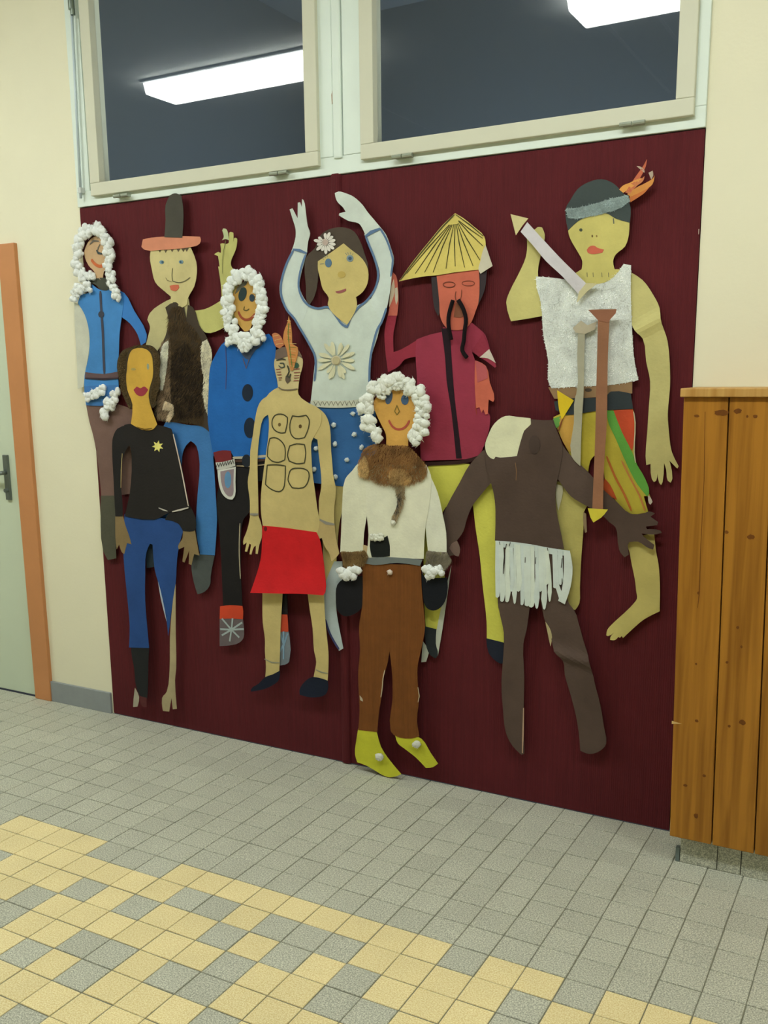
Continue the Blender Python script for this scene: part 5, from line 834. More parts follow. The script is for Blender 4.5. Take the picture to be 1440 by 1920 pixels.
  ('S','drawn_square',(74,72,50),0.0378,'-0.1392 1.1937 -0.1101 1.2016 -0.0769 1.1992 -0.0721 1.1696 -0.0789 1.1344 -0.1125 1.1305 -0.1435 1.1395 -0.1501 1.1594','torso',{'w':0.0044,'closed':1}),
  ('S','drawn_square',(74,72,50),0.0378,'-0.241 1.1209 -0.2003 1.1239 -0.1612 1.1208 -0.1643 1.0742 -0.174 1.0371 -0.1931 1.0256 -0.2334 1.0356 -0.2529 1.05 -0.2462 1.0913','torso',{'w':0.0045,'closed':1}),
  ('S','drawn_square',(74,72,50),0.0378,'-0.1374 1.1076 -0.1082 1.1147 -0.0701 1.1092 -0.061 1.0984 -0.0667 1.0662 -0.0864 1.0452 -0.1347 1.043 -0.1509 1.0666 -0.1478 1.087','torso',{'w':0.0044,'closed':1}),
  ('P','nipple',(110,90,50),0.0378,'-0.1767 1.2686 -0.1774 1.2659 -0.1791 1.2636 -0.1815 1.2624 -0.1841 1.2623 -0.1864 1.2635 -0.1879 1.2657 -0.1884 1.2685 -0.1877 1.2712 -0.186 1.2735 -0.1836 1.2747 -0.181 1.2748 -0.1787 1.2736 -0.1772 1.2714','torso',{}),
  ('P','nipple',(96,74,40),0.0378,'-0.0877 1.264 -0.0884 1.2611 -0.0902 1.2587 -0.0927 1.2574 -0.0954 1.2574 -0.0979 1.2586 -0.0995 1.2609 -0.1 1.2638 -0.0993 1.2668 -0.0975 1.2691 -0.095 1.2704 -0.0922 1.2705 -0.0898 1.2692 -0.0882 1.2669','torso',{}),
  ('P','head',(204,188,140),0.0375,'-0.1982 1.4994 -0.1853 1.5224 -0.1562 1.5334 -0.095 1.5282 -0.0782 1.4973 -0.0804 1.4705 -0.0922 1.4399 -0.1002 1.3955 -0.1854 1.3919 -0.1891 1.4213 -0.1975 1.4565 -0.2014 1.48',None,{}),
  ('S','chin_line',(120,108,86),0.0388,'-0.1842 1.4017 -0.17 1.3938 -0.1317 1.3917 -0.1022 1.3955','head',{'w':0.0045}),
  ('P','hair',(120,102,90),0.0388,'-0.1958 1.5013 -0.1913 1.5303 -0.1645 1.5412 -0.0985 1.5359 -0.0773 1.4992 -0.0971 1.5091 -0.1467 1.5081 -0.1805 1.4991','head',{}),
  ('S','eyebrow',(60,60,52),0.0398,'-0.1896 1.4954 -0.1654 1.5008 -0.1488 1.4966','head',{'w':0.0056}),
  ('S','eye',(60,74,70),0.0398,'-0.1806 1.4777 -0.1689 1.4698 -0.1544 1.4735 -0.1588 1.4852 -0.1755 1.4854','head',{'w':0.0037}),
  ('P','eye',(52,84,66),0.0398,'-0.0942 1.4765 -0.0954 1.4722 -0.0984 1.4688 -0.1026 1.4669 -0.1072 1.4669 -0.1113 1.4689 -0.114 1.4724 -0.1149 1.4768 -0.1137 1.4811 -0.1107 1.4845 -0.1065 1.4864 -0.1019 1.4863 -0.0979 1.4843 -0.0951 1.4808','head',{}),
  ('S','nose',(66,66,50),0.0398,'-0.1433 1.4772 -0.136 1.4558 -0.1461 1.4404 -0.1344 1.4345 -0.1292 1.448','head',{'w':0.0056}),
  ('P','mouth',(96,84,70),0.0398,'-0.1508 1.4405 -0.1341 1.4423 -0.13 1.4248 -0.1447 1.4132 -0.1528 1.425','head',{}),
  ('S','war_paint',(150,84,80),0.0398,'-0.1917 1.4643 -0.1739 1.4648','head',{'w':0.0041}),
  ('S','war_paint',(150,84,80),0.0398,'-0.1902 1.4545 -0.1709 1.4555','head',{'w':0.0041}),
  ('S','war_paint',(150,84,80),0.0398,'-0.1877 1.4447 -0.1698 1.4465','head',{'w':0.0041}),
  ('S','war_paint',(150,84,80),0.0398,'-0.1822 1.4349 -0.1687 1.436','head',{'w':0.0041}),
  ('S','war_paint',(150,84,80),0.0398,'-0.1816 1.4271 -0.1705 1.4282','head',{'w':0.0041}),
  ('S','war_paint',(150,84,80),0.0398,'-0.1148 1.4517 -0.0889 1.4534','head',{'w':0.0041}),
  ('S','war_paint',(150,84,80),0.0398,'-0.1142 1.4421 -0.0915 1.443','head',{'w':0.0041}),
  ('S','war_paint',(150,84,80),0.0398,'-0.1164 1.4332 -0.0928 1.4342','head',{'w':0.0041}),
  ('S','war_paint',(150,84,80),0.0398,'-0.1176 1.4239 -0.0959 1.4245','head',{'w':0.0041}),
  ('S','war_paint',(150,84,80),0.0398,'-0.1144 1.4633 -0.0908 1.4649','head',{'w':0.0041}),
  ('P','feather',(206,140,80),0.0407,'-0.131 1.6462 -0.1365 1.6244 -0.1518 1.5945 -0.1563 1.5602 -0.1444 1.5369 -0.1357 1.4867 -0.1281 1.4588 -0.1177 1.4595 -0.1074 1.4863 -0.0944 1.5243 -0.0962 1.5396 -0.1193 1.5516 -0.119 1.5859 -0.1226 1.6202',None,{'label': 'orange plaid paper feather'}),
  ('S','plaid_line',(226,196,130),0.0417,'-0.1365 1.632 -0.1207 1.6291','feather',{'w':0.0029}),
  ('S','plaid_line',(120,130,60),0.0417,'-0.137 1.6191 -0.1211 1.6163','feather',{'w':0.0029}),
  ('S','plaid_line',(226,196,130),0.0417,'-0.1375 1.6062 -0.1215 1.6034','feather',{'w':0.0029}),
  ('S','plaid_line',(120,130,60),0.0417,'-0.1379 1.5933 -0.122 1.5905','feather',{'w':0.0029}),
  ('S','plaid_line',(226,196,130),0.0417,'-0.1384 1.5803 -0.1224 1.5776','feather',{'w':0.0029}),
  ('S','plaid_line',(120,130,60),0.0417,'-0.1388 1.5674 -0.1229 1.5647','feather',{'w':0.0029}),
  ('S','plaid_line',(226,196,130),0.0417,'-0.1336 1.5542 -0.1003 1.5511','feather',{'w':0.0029}),
  ('S','plaid_line',(120,130,60),0.0417,'-0.1327 1.5412 -0.1017 1.5382','feather',{'w':0.0029}),
  ('S','plaid_line',(226,196,130),0.0417,'-0.1322 1.5282 -0.1035 1.5253','feather',{'w':0.0029}),
  ('S','plaid_line',(120,130,60),0.0417,'-0.1312 1.5151 -0.1054 1.5123','feather',{'w':0.0029}),
  ('S','plaid_line',(226,196,130),0.0417,'-0.1302 1.502 -0.1072 1.4993','feather',{'w':0.0029}),
  ('S','plaid_line',(120,130,60),0.0417,'-0.1293 1.4889 -0.1086 1.4863','feather',{'w':0.0029}),
  ('S','plaid_line',(226,196,130),0.0417,'-0.1288 1.4758 -0.1104 1.4733','feather',{'w':0.003}),
  ('S','plaid_line',(110,130,64),0.0418,'-0.1292 1.6241 -0.1343 1.5863 -0.1294 1.5365 -0.1213 1.4711','feather',{'w':0.0033}),
  ('P','feather',(198,124,84),0.0401,'-0.2041 1.5865 -0.1953 1.5912 -0.1763 1.5868 -0.1617 1.5699 -0.1539 1.5486 -0.1734 1.5368 -0.1913 1.5449',None,{}),
  ('S','plaid_line',(224,190,120),0.041,'-0.1998 1.5798 -0.1758 1.583','feather',{'w':0.0029}),
  ('S','plaid_line',(224,190,120),0.041,'-0.1932 1.565 -0.1643 1.57','feather',{'w':0.0029}),
  ('S','plaid_line',(224,190,120),0.041,'-0.1875 1.5514 -0.1578 1.5545','feather',{'w':0.0029}),
  ('P','loincloth',(206,28,34),0.0382,'-0.2732 0.8943 -0.1988 0.8937 -0.125 0.8903 -0.0374 0.8852 -0.0238 0.8585 -0.0142 0.8102 -0.0032 0.7371 0.0061 0.6718 -0.0014 0.6595 -0.1081 0.6554 -0.1829 0.6488 -0.3213 0.6385 -0.3089 0.6838 -0.2845 0.7717 -0.2765 0.8401',None,{'curl':(-0.1569,0.7921,-0.0348,-0.9994,1.2)}),
  ('P','hip_mark',(110,30,28),0.0391,'-0.2517 0.8841 -0.2526 0.88 -0.2547 0.8767 -0.2576 0.8747 -0.2607 0.8745 -0.2635 0.8761 -0.2654 0.8792 -0.2659 0.8831 -0.265 0.8872 -0.2629 0.8905 -0.26 0.8925 -0.2568 0.8927 -0.2541 0.8911 -0.2522 0.888','loincloth',{}),
 ]),
 ('paper_figure','paper cutout','yellow-faced paper figure in black jacket with star badge and blue jeans','paper cut-out figures on the maroon board',[
  ('P','boot',(32,34,36),0.032,'-0.9764 0.3351 -0.8754 0.3508 -0.8855 0.2781 -0.8991 0.1426 -0.9053 0.1147 -0.9389 0.1202 -0.9599 0.1576 -0.9649 0.2404 -0.9744 0.2927',None,{}),
  ('P','foot_curl',(176,170,150),0.033,'-0.9674 0.1551 -0.9477 0.1181 -0.9623 0.0722 -0.9869 0.0661 -0.9805 0.1031',None,{}),
  ('P','foot_curl',(92,44,44),0.033,'-0.9447 0.1223 -0.9054 0.1204 -0.9097 0.0808 -0.9244 0.0762 -0.9405 0.0877',None,{}),
  ('P','jeans',(40,78,142),0.033,'-0.97 0.8954 -0.8003 0.8931 -0.6536 0.8793 -0.6638 0.8455 -0.6858 0.7949 -0.7023 0.7343 -0.7157 0.6284 -0.7333 0.556 -0.7605 0.4406 -0.7692 0.4076 -0.7723 0.4752 -0.7958 0.6004 -0.8211 0.6792 -0.8267 0.7794 -0.8407 0.7824 -0.8617 0.7465 -0.8734 0.644 -0.88 0.5406 -0.8786 0.437 -0.8758 0.342 -0.9862 0.3298 -0.975 0.4257 -0.9779 0.5565 -0.9853 0.7111 -0.9836 0.7881',None,{}),
  ('P','paper_back',(180,190,206),0.0326,'-0.8074 0.6398 -0.7849 0.576 -0.7639 0.4699 -0.7731 0.4679 -0.7957 0.5596',None,{}),
  ('P','leg_back',(178,164,128),0.0339,'-0.7149 0.6286 -0.7184 0.5578 -0.7287 0.4036 -0.7375 0.273 -0.7469 0.2193 -0.7439 0.0983 -0.7653 0.0927 -0.7698 0.142 -0.7859 0.0798 -0.8192 0.077 -0.8197 0.1341 -0.7931 0.1648 -0.7715 0.2682 -0.7592 0.3998 -0.7325 0.5563',None,{'label': 'beige curled back of the trouser leg'}),
  ('P','hand',(136,116,80),0.0336,'-1.0207 0.8851 -0.9805 0.8916 -0.9658 0.8429 -0.9491 0.8036 -0.9396 0.7728 -0.9633 0.7761 -0.9807 0.7288 -0.9947 0.7379 -1.0057 0.7678 -1.0211 0.7461 -1.0253 0.793',None,{}),
  ('P','hand',(140,120,84),0.0336,'-0.6639 0.8555 -0.6024 0.8572 -0.5931 0.79 -0.5878 0.7553 -0.6134 0.7581 -0.6304 0.7125 -0.6437 0.7163 -0.6372 0.7709 -0.6653 0.7194 -0.6756 0.7235 -0.6611 0.7838 -0.69 0.7708 -0.6937 0.7823 -0.6682 0.8186',None,{}),
  ('P','sleeve',(34,32,32),0.0346,'-0.713 0.9281 -0.6191 0.9479 -0.5962 0.906 -0.5958 0.8626 -0.6056 0.8513 -0.6637 0.8474 -0.6854 0.8752 -0.7537 0.8856 -0.7329 0.9123',None,{}),
  ('P','sleeve',(34,32,32),0.0346,'-0.9111 1.2577 -0.9778 1.2407 -1.0041 1.205 -1.0111 1.1705 -1.0159 1.0464 -1.019 0.9561 -1.0193 0.8828 -0.9801 0.8851 -0.9767 0.9332 -0.9786 0.9981 -0.9669 1.0979 -0.9388 1.1576 -0.9038 1.1877',None,{}),
  ('P','jacket',(36,33,32),0.0358,'-0.9392 1.2559 -0.9018 1.2613 -0.8581 1.2456 -0.8151 1.2415 -0.7812 1.2573 -0.6952 1.2454 -0.6797 1.2024 -0.6499 1.0993 -0.634 1.0143 -0.6166 0.9424 -0.7123 0.9225 -0.8102 0.8823 -0.9667 0.8876 -0.9495 0.9348 -0.9325 0.9806 -0.9103 1.1244 -0.9168 1.1729 -0.9467 1.1907',None,{'curl':(-0.7306,1.0445,0.9682,0.2502,0.35)}),
  ('S','jacket_edge',(216,200,186),0.0374,'-0.6853 1.2259 -0.6671 1.151 -0.6461 1.0616 -0.6241 0.948','jacket',{'w':0.0058}),
  ('S','jacket_edge',(200,196,186),0.0371,'-0.7811 0.9319 -0.7581 0.9259 -0.7351 0.9213','jacket',{'w':0.0056}),
  ('S','jacket_edge',(206,200,190),0.0371,'-0.7113 0.9207 -0.6672 0.9311 -0.6247 0.9421','jacket',{'w':0.0072}),
  ('S','sleeve_edge',(190,170,120),0.0358,'-0.9586 1.1425 -0.9697 1.0732 -0.9783 1.0033',None,{'w':0.0039}),
  ('P','hair',(72,60,40),0.0368,'-0.9552 1.48 -0.9442 1.5176 -0.9174 1.5453 -0.8653 1.559 -0.8084 1.5641 -0.7624 1.5584 -0.7354 1.5322 -0.7271 1.4953 -0.7408 1.4586 -0.7345 1.4262 -0.7483 1.3891 -0.7642 1.3658 -0.7632 1.3377 -0.7829 1.3235 -0.8031 1.3469 -0.808 1.3658 -0.904 1.3179 -0.9167 1.337 -0.9377 1.38 -0.9438 1.4229',None,{}),
  ('U','curly_hair',(98,80,50),0.0378,'-0.9474 1.4846 -0.9417 1.5128 -0.9105 1.5404 -0.884 1.5515 -0.9036 1.5075 -0.9151 1.4464 -0.913 1.3942 -0.8944 1.3467 -0.9031 1.318 -0.9194 1.3561 -0.9421 1.3943','hair',{'n':1100,'r':0.0054,'curly':1}),
  ('U','curly_hair',(98,80,50),0.0378,'-0.7647 1.5566 -0.7389 1.5322 -0.7311 1.4954 -0.7379 1.4355 -0.7493 1.3891 -0.7748 1.3377 -0.7918 1.3446 -0.7831 1.3939 -0.761 1.4403 -0.7564 1.4865 -0.7607 1.5281','hair',{'n':1100,'r':0.0052,'curly':1}),
  ('U','curly_hair',(98,80,50),0.0378,'-0.8838 1.5538 -0.8452 1.5631 -0.7953 1.5619 -0.7649 1.5548 -0.766 1.5397 -0.7958 1.5555 -0.8456 1.5576 -0.8781 1.5467','hair',{'n':300,'r':0.0052,'curly':1}),
  ('P','face',(212,170,72),0.0387,'-0.8935 1.5026 -0.8746 1.5396 -0.8547 1.5508 -0.7955 1.5481 -0.7709 1.5283 -0.7651 1.4821 -0.7713 1.4404 -0.7896 1.4033 -0.7999 1.3658 -0.7817 1.3 -0.7658 1.2614 -0.7873 1.2421 -0.8445 1.2388 -0.9016 1.2619 -0.8865 1.3372 -0.9076 1.3942 -0.9078 1.4463 -0.8997 1.4745',None,{}),
  ('S','necklace',(120,92,30),0.0398,'-0.8714 1.249 -0.8306 1.2401 -0.7923 1.2454','face',{'w':0.0063}),
  ('P','eye',(150,160,140),0.0398,'-0.7845 1.4823 -0.7855 1.4771 -0.7873 1.473 -0.7898 1.4707 -0.7922 1.4707 -0.7943 1.473 -0.7955 1.4772 -0.7957 1.4825 -0.7947 1.4877 -0.7929 1.4918 -0.7905 1.4941 -0.788 1.4941 -0.7859 1.4917 -0.7847 1.4876','face',{}),
  ('P','eye',(176,160,96),0.0398,'-0.8536 1.473 -0.855 1.471 -0.8586 1.4694 -0.8637 1.4686 -0.8694 1.4687 -0.8744 1.4696 -0.8778 1.4713 -0.8789 1.4733 -0.8775 1.4753 -0.8739 1.4769 -0.8687 1.4777 -0.863 1.4777 -0.858 1.4767 -0.8547 1.475','face',{}),
  ('P','mouth',(158,56,70),0.0398,'-0.8745 1.3942 -0.8557 1.4069 -0.8372 1.4002 -0.8165 1.4067 -0.7987 1.394 -0.8189 1.3752 -0.8396 1.3696 -0.8612 1.3767','face',{}),
  ('P','star_badge',(236,228,130),0.0374,'-0.7633 1.1985 -0.7607 1.1853 -0.7429 1.1874 -0.755 1.1767 -0.743 1.1676 -0.7607 1.1674 -0.7634 1.1538 -0.7735 1.1643 -0.789 1.1565 -0.7837 1.1699 -0.8004 1.1737 -0.7837 1.1798 -0.7889 1.1924 -0.7734 1.1867',None,{'sharp':1}),
 ]),
 ('paper_figure','paper cutout','paper figure with cotton hood, fur collar, cream jacket, brown trousers and yellow shoes','paper cut-out figures on the maroon board',[
  ('P','shoe',(204,204,58),0.042,'0.1302 0.1687 0.1688 0.1754 0.206 0.1755 0.2238 0.1166 0.2511 0.0788 0.3063 0.0253 0.2871 0.0137 0.2503 0.003 0.1947 0.0195 0.1619 0.0305 0.1241 0.0363 0.1151 0.0661 0.1223 0.124',None,{'curl':(0.1639,0.1004,0.5862,-0.8102,0.0)}),
  ('P','shoe',(204,204,58),0.042,'0.2816 0.1739 0.3468 0.1791 0.3866 0.1737 0.4217 0.128 0.4509 0.0918 0.4304 0.0744 0.404 0.0671 0.3643 0.0995 0.3196 0.1249 0.2927 0.1412',None,{}),
  ('P','trousers',(122,74,32),0.0433,'0.1538 0.7875 0.2722 0.7936 0.3867 0.8034 0.3886 0.7218 0.3978 0.6363 0.402 0.5814 0.3881 0.5038 0.3749 0.4415 0.3747 0.3805 0.3789 0.3198 0.3707 0.2359 0.3794 0.1825 0.3474 0.1684 0.28 0.169 0.2656 0.1842 0.2744 0.3033 0.2751 0.3864 0.269 0.4473 0.2635 0.4834 0.2554 0.4331 0.2367 0.3808 0.2315 0.3175 0.2203 0.261 0.2099 0.1693 0.1694 0.1665 0.1308 0.164 0.1378 0.2391 0.1356 0.3026 0.1347 0.387 0.144 0.472 0.1399 0.5543 0.1537 0.6379',None,{'mat':'cord'}),
  ('S','torn_edge',(196,180,150),0.0446,'0.2454 0.4094 0.2374 0.3771 0.2333 0.339 0.2274 0.3047','trousers',{'w':0.0036}),
  ('S','torn_edge',(196,180,150),0.0446,'0.3766 0.3648 0.3817 0.3329 0.3764 0.3095','trousers',{'w':0.0035}),
  ('P','torn_edge',(200,186,160),0.0446,'0.1395 0.2973 0.151 0.2863 0.1522 0.2768 0.1415 0.2806','trousers',{}),
  ('P','mitten',(20,20,26),0.042,'0.0498 0.7008 0.0854 0.7287 0.1569 0.7414 0.1591 0.6789 0.149 0.6249 0.1107 0.5952 0.0778 0.5874 0.05 0.605 0.0429 0.6465',None,{}),
  ('P','mitten',(16,20,28),0.042,'0.3873 0.7722 0.4051 0.7621 0.4854 0.7676 0.4876 0.7312 0.4773 0.6837 0.4515 0.6529 0.4261 0.6462 0.4049 0.6557 0.3922 0.7023',None,{}),
  ('P','sleeve',(226,226,202),0.0439,'0.1667 1.1439 0.1444 1.1393 0.1216 1.1153 0.0915 1.083 0.0785 1.0038 0.0722 0.924 0.0644 0.821 0.1581 0.8284 0.1637 0.8983 0.1783 0.97 0.1924 1.0872',None,{}),
  ('P','sleeve',(226,228,210),0.0439,'0.3983 1.1405 0.4272 1.0969 0.4486 1.0532 0.4692 0.9758 0.4817 0.9202 0.4839 0.8541 0.4145 0.8486 0.4062 0.9188 0.4021 0.9831 0.394 1.0769',None,{}),
  ('P','jacket',(228,228,206),0.0452,'0.1451 1.1356 0.4072 1.1446 0.4245 1.11 0.4203 1.022 0.4035 0.9264 0.3983 0.8244 0.2953 0.8171 0.1711 0.8097 0.1823 0.8919 0.1759 0.97 0.1729 1.0672',None,{}),
  ('P','thumb',(204,180,136),0.0446,'0.1588 0.8544 0.1759 0.8518 0.1871 0.8486 0.1798 0.8103 0.1572 0.8105',None,{}),
  ('P','black_patch',(22,26,24),0.0465,'0.1932 0.8869 0.222 0.8784 0.2583 0.8943 0.2667 0.8589 0.2663 0.8228 0.2323 0.8161 0.1944 0.8138 0.1869 0.8529','jacket',{}),
  ('P','waistband',(116,124,124),0.0465,'0.1628 0.8065 0.2301 0.8167 0.296 0.8205 0.3947 0.8217 0.384 0.7991 0.2959 0.8017 0.2075 0.7863 0.1625 0.7888',None,{}),
  ('C','cotton_pocket',(226,228,214),0.0468,'0.2001 0.8863 0.2222 0.8831 0.2422 0.8904','jacket',{'r':0.0105}),
  ('B','cotton_button',(222,222,206),0.0468,'0.282 0.9417','jacket',{'r':0.0111}),
  ('B','cotton_button',(226,210,196),0.0452,'0.2686 0.7641','trousers',{'r':0.0114}),
  ('U','fur_cuff',(140,112,70),0.0458,'0.0689 0.8257 0.1173 0.8275 0.1629 0.8371 0.1784 0.8164 0.1668 0.7955 0.1346 0.7727 0.0771 0.7738',None,{'n':1700,'r':0.0058}),
  ('U','fur_cuff',(130,122,104),0.0458,'0.4092 0.8543 0.4489 0.8536 0.4861 0.8546 0.5026 0.8313 0.4862 0.8032 0.4091 0.8004',None,{'n':1700,'r':0.0055}),
  ('C','cotton_cuff',(238,242,240),0.0478,'0.0823 0.7482 0.1125 0.757 0.14 0.7574',None,{'r':0.0218}),
  ('C','cotton_cuff',(238,242,240),0.0478,'0.4206 0.7824 0.4499 0.7812 0.4789 0.7819',None,{'r':0.0196}),
  ('B','pompom',(226,228,218),0.0446,'0.2248 0.0782',None,{'r':0.0186}),
  ('B','pompom',(226,228,218),0.0446,'0.3724 0.1532',None,{'r':0.0171}),
  ('P','face',(214,164,84),0.0462,'0.2104 1.3453 0.2237 1.3676 0.2752 1.3897 0.3256 1.3896 0.3629 1.3713 0.3772 1.3423 0.3812 1.3023 0.3686 1.2655 0.3435 1.2355 0.3412 1.2058 0.2562 1.2037 0.2566 1.2412 0.2398 1.2746 0.2187 1.3155',None,{}),
  ('P','eye',(74,94,122),0.0474,'0.2845 1.3632 0.2805 1.3538 0.2748 1.3468 0.2686 1.3436 0.263 1.3448 0.2593 1.3501 0.2582 1.3586 0.2599 1.3685 0.264 1.3778 0.2697 1.3848 0.2759 1.388 0.2814 1.3868 0.285 1.3814 0.2861 1.373','face',{}),
  ('P','eye',(74,100,132),0.0474,'0.3465 1.3586 0.345 1.3513 0.3411 1.3455 0.3354 1.3422 0.3291 1.3422 0.3234 1.3454 0.3195 1.3512 0.3181 1.3586 0.3196 1.3659 0.3236 1.3717 0.3293 1.3749 0.3356 1.3749 0.3412 1.3717 0.3451 1.3659','face',{}),
  ('S','nose',(130,110,50),0.0474,'0.302 1.3402 0.293 1.3199 0.3018 1.3089 0.3111 1.32','face',{'w':0.0035,'closed':1}),
  ('S','mouth',(182,86,70),0.0474,'0.2698 1.2908 0.2811 1.2716 0.3001 1.2607 0.3212 1.2629 0.3381 1.2743 0.3486 1.291','face',{'w':0.0075}),
  ('C','cotton_hood',(238,242,234),0.0484,'0.2318 1.2296 0.2191 1.2557 0.1977 1.2779 0.185 1.3041 0.1899 1.3378 0.199 1.3676 0.2189 1.3973 0.2512 1.4155 0.2851 1.4233 0.3186 1.4205 0.3518 1.4095 0.3764 1.3895 0.3948 1.3606 0.4049 1.3244 0.4028 1.2917 0.3884 1.2623 0.3697 1.2362 0.3529 1.2137',None,{'r':0.0218}),
  ('C','cotton_hood',(238,242,234),0.049,'0.2425 1.3751 0.2768 1.4007 0.3189 1.4042 0.3602 1.3787',None,{'r':0.0137}),
  ('U','fur_collar',(146,106,62),0.0471,'0.1463 1.1396 0.1693 1.1902 0.2135 1.2103 0.2782 1.2081 0.3417 1.2059 0.3792 1.1735 0.4102 1.1411 0.406 1.1076 0.3621 1.0833 0.2984 1.0748 0.2379 1.076 0.1899 1.0912 0.1523 1.1013',None,{'n':5200,'r':0.0065}),
  ('U','pale_fur',(226,192,130),0.0484,'0.147 1.1359 0.1697 1.1712 0.1911 1.126 0.1862 1.0951 0.1508 1.1014',None,{'n':1100,'r':0.0052}),
  ('U','pale_fur',(214,176,116),0.0484,'0.2652 1.121 0.2996 1.1336 0.3419 1.1164 0.3586 1.0908 0.2991 1.0769 0.2648 1.0906',None,{'n':1500,'r':0.0051}),
  ('U','fur_strip',(176,154,118),0.0468,'0.2811 1.0797 0.3239 1.0816 0.3258 1.0476 0.3148 0.9975 0.2973 0.9581 0.2798 0.9377 0.2712 0.9488 0.2933 0.9963 0.298 1.0424',None,{'n':900,'r':0.0055}),
  ('U','dark_fur',(70,66,62),0.0474,'0.2983 1.0425 0.3134 1.0509 0.3088 1.0087 0.2978 0.9775 0.2892 0.977 0.2981 1.012',None,{'n':350,'r':0.0048}),
 ]),
 ('paper_arrow','paper arrow','white paper arrow with cream head, slanting across the fleecy white vest','paper arrows',[
  ('P','shaft',(212,208,214),0.034,'0.724 1.8629 0.7449 1.889 0.7969 1.8342 0.8484 1.7807 0.8909 1.7397 0.935 1.6982 0.9093 1.6714 0.8582 1.7254 0.8068 1.7718 0.7634 1.8212',None,{}),
  ('P','arrowhead',(214,204,150),0.0353,'0.6912 1.9165 0.7482 1.8994 0.7306 1.8808 0.7096 1.8537',None,{'sharp':1}),
  ('P','tail_notch',(212,204,160),0.0353,'0.9333 1.702 0.9665 1.6979 0.9389 1.6787 0.9056 1.6456 0.9116 1.677',None,{'sharp':1}),
 ]),
 ('paper_arrow','paper arrow','reddish-brown paper arrow pointing down to a yellow tip, widest of the paper arrows','paper arrows',[
  ('P','shaft',(152,106,78),0.05,'0.9763 1.6081 1.0115 1.6067 1.0101 1.4917 1.0121 1.3905 1.0141 1.2919 1.011 1.1583 1.0134 1.031 0.9802 1.0291 0.9806 1.2247 0.9784 1.3709 0.9783 1.359 0.9778 1.4924',None,{}),
  ('P','tail',(148,100,76),0.0513,'0.9468 1.6226 0.981 1.6231 1.0314 1.6218 1.0291 1.6098 1.0147 1.5944 1.0071 1.5832 0.9772 1.5919 0.9656 1.6039',None,{'sharp':1}),
  ('P','arrowhead',(214,200,66),0.0513,'0.9665 1.0316 1.0289 1.031 1.0191 1.0161 1.0085 1.0045 0.9854 0.9885 0.9762 1.0032',None,{'sharp':1}),
 ]),
 ('paper_arrow','paper arrow','thin pale beige paper arrow hanging left of the reddish-brown arrow','paper arrows',[
  ('P','shaft',(172,168,146),0.03,'0.9111 1.5725 0.9317 1.5719 0.9329 1.454 0.9335 1.3824 0.9308 1.2899 0.9321 1.1572 0.9022 1.1871 0.9063 1.2895 0.9081 1.3704 0.9104 1.3744 0.9101 1.4939',None,{}),
  ('P','tail_notch',(190,180,156),0.0313,'0.8949 1.573 0.9191 1.5937 0.94 1.5793 0.969 1.5899 0.9617 1.5662 0.9335 1.5542 0.9036 1.559',None,{'sharp':1}),
 ]),
]
KAL = 0.98
def tone(c): return tuple(max(3, min(245, v * KAL)) for v in c)
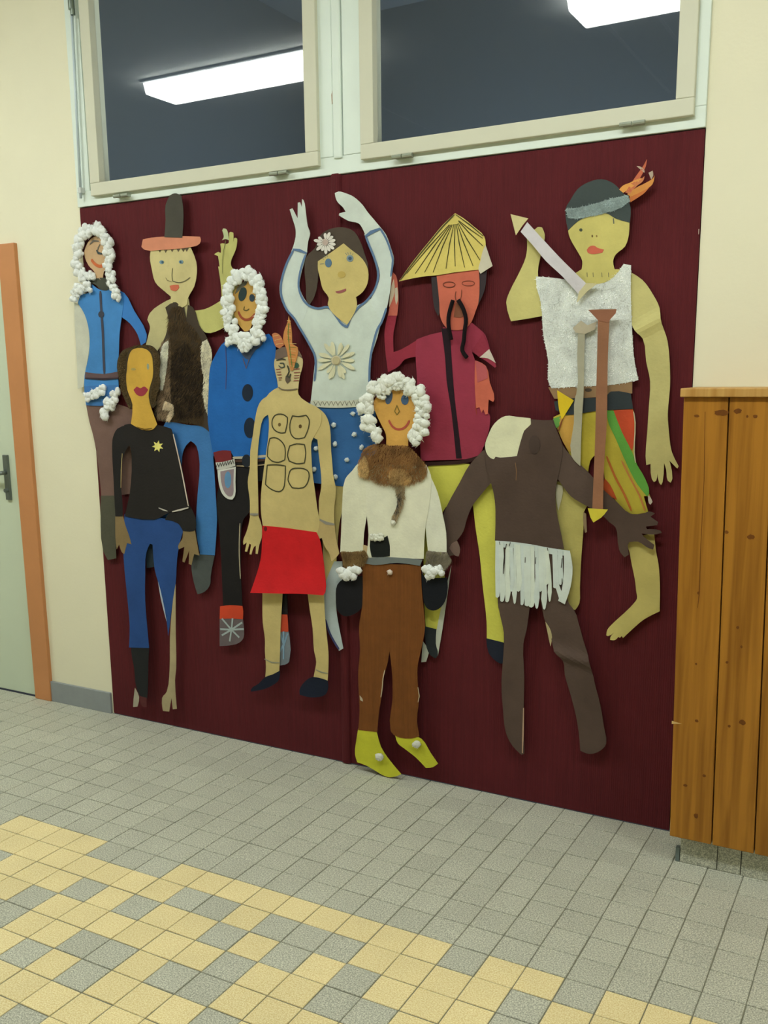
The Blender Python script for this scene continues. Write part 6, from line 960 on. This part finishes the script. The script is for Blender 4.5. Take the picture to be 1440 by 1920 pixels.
for fi, (name, cat, label, group, parts) in enumerate(FIGS):
    ax = [float(v) for p in parts for v in p[4].split()[0::2]]; az = [float(v) for p in parts for v in p[4].split()[1::2]]
    base = Vector((sum(ax) / len(ax), 0, min(az)))
    root = thing(name, label, cat, base, group); done = {}; inh = {}
    for pi, (kind, pn, col, off, ps, par, o) in enumerate(parts):
        q = [float(v) for v in ps.split()]; pts = [Vector((q[i], q[i + 1])) for i in range(0, len(q), 2)]
        rg = random.Random(fi * 1000 + pi); kd = None
        if par and par in done: o = dict(inh[par], **o)      # paint and trimmings follow the sheet they sit on
        if kind == 'P':
            bm = sheet(smooth(pts, True, o.get('sharp')), off, o)
            m = mat(tone(col), .13, 11., .8, .25, 120.) if o.get('mat') != 'cord' else mat(tone(col), .14, 20., .9, kind='cord')
        elif kind == 'S':
            bm = stroke(smooth(pts, bool(o.get('closed'))), o['w'], off, o, bool(o.get('closed'))); m = mat(tone(col), .1, 60., .8)
        elif kind == 'T':
            P3 = [Vector((p.x, -disp(p.x, p.y, off, o) - o['r'], p.y)) for p in smooth(pts, False)]; bm = bmesh.new(); tube_bm(bm, P3, o['r'] * .9, 8); m = mat(tone(col), .3, 300., .95, .6, 500.)
        elif kind in 'CB':
            bm = bmesh.new(); r = o['r']
            if kind == 'B':
                for p in pts:
                    for _ in range(3): blob(bm, Vector((p.x + rg.uniform(-.25, .25) * r, -disp(p.x, p.y, off, o) - r * .45, p.y + rg.uniform(-.25, .25) * r)), r * .72, rg)
            else:
                SP = smooth(pts, False, n=4); acc = 0
                for a, b in zip(SP, SP[1:]):
                    L = (b - a).length; s = -acc
                    while s < L:
                        if s >= 0:
                            p = a + (b - a) * (s / max(L, 1e-6))
                            for _ in range(3):
                                blob(bm, Vector((p.x + rg.uniform(-.8, .8) * r, -disp(p.x, p.y, off, o) - r * rg.uniform(.3, .6), p.y + rg.uniform(-.8, .8) * r)), r * rg.uniform(.5, .8), rg)
                        s += r * .6
                    acc = 0 if L <= 0 else (L - s + r * .6) % (r * .6)
            base_v = [v.co.copy() for v in bm.verts]; cs_ = []
            for _ in range(len(base_v) // 3):       # loose fibres
                p = rg.choice(base_v); d = Vector((rg.gauss(0, 1), -abs(rg.gauss(0, .7)), rg.gauss(0, 1))).normalized() * rg.uniform(.25, .6) * r; e = Vector((rg.gauss(0, 1), rg.gauss(0, .5), rg.gauss(0, 1))).normalized() * .0011
                bm.faces.new([bm.verts.new(q) for q in (p - e, p + e, p + d)])
            m = mat(tone(col), .04, 40., 1., .3, 260.)
        else:
            me = pile(pts if len(pts) < 4 else smooth(pts), off, o, o['n'], o['r'] * 480 , rg, o.get('curly')); me.materials.append(mat(tone(col), .5, 24., .95))
            kd = 'stuff'; bm = None
        P_ = done.get(par, root) if par else root
        if bm is not None: ob = finish(bm, pn, m, P_, o.get('label'), smooth=kind in 'TCB' or kind == 'P' and False)
        else: ob = link(pn, me, P_, o.get('label'), kd)
        ob.matrix_parent_inverse = Matrix.Translation(-base) if P_ is root else Matrix.Identity(4)
        if P_ is root and pn not in done: done[pn] = ob; inh[pn] = {k: o[k] for k in ('bump', 'curl') if k in o}
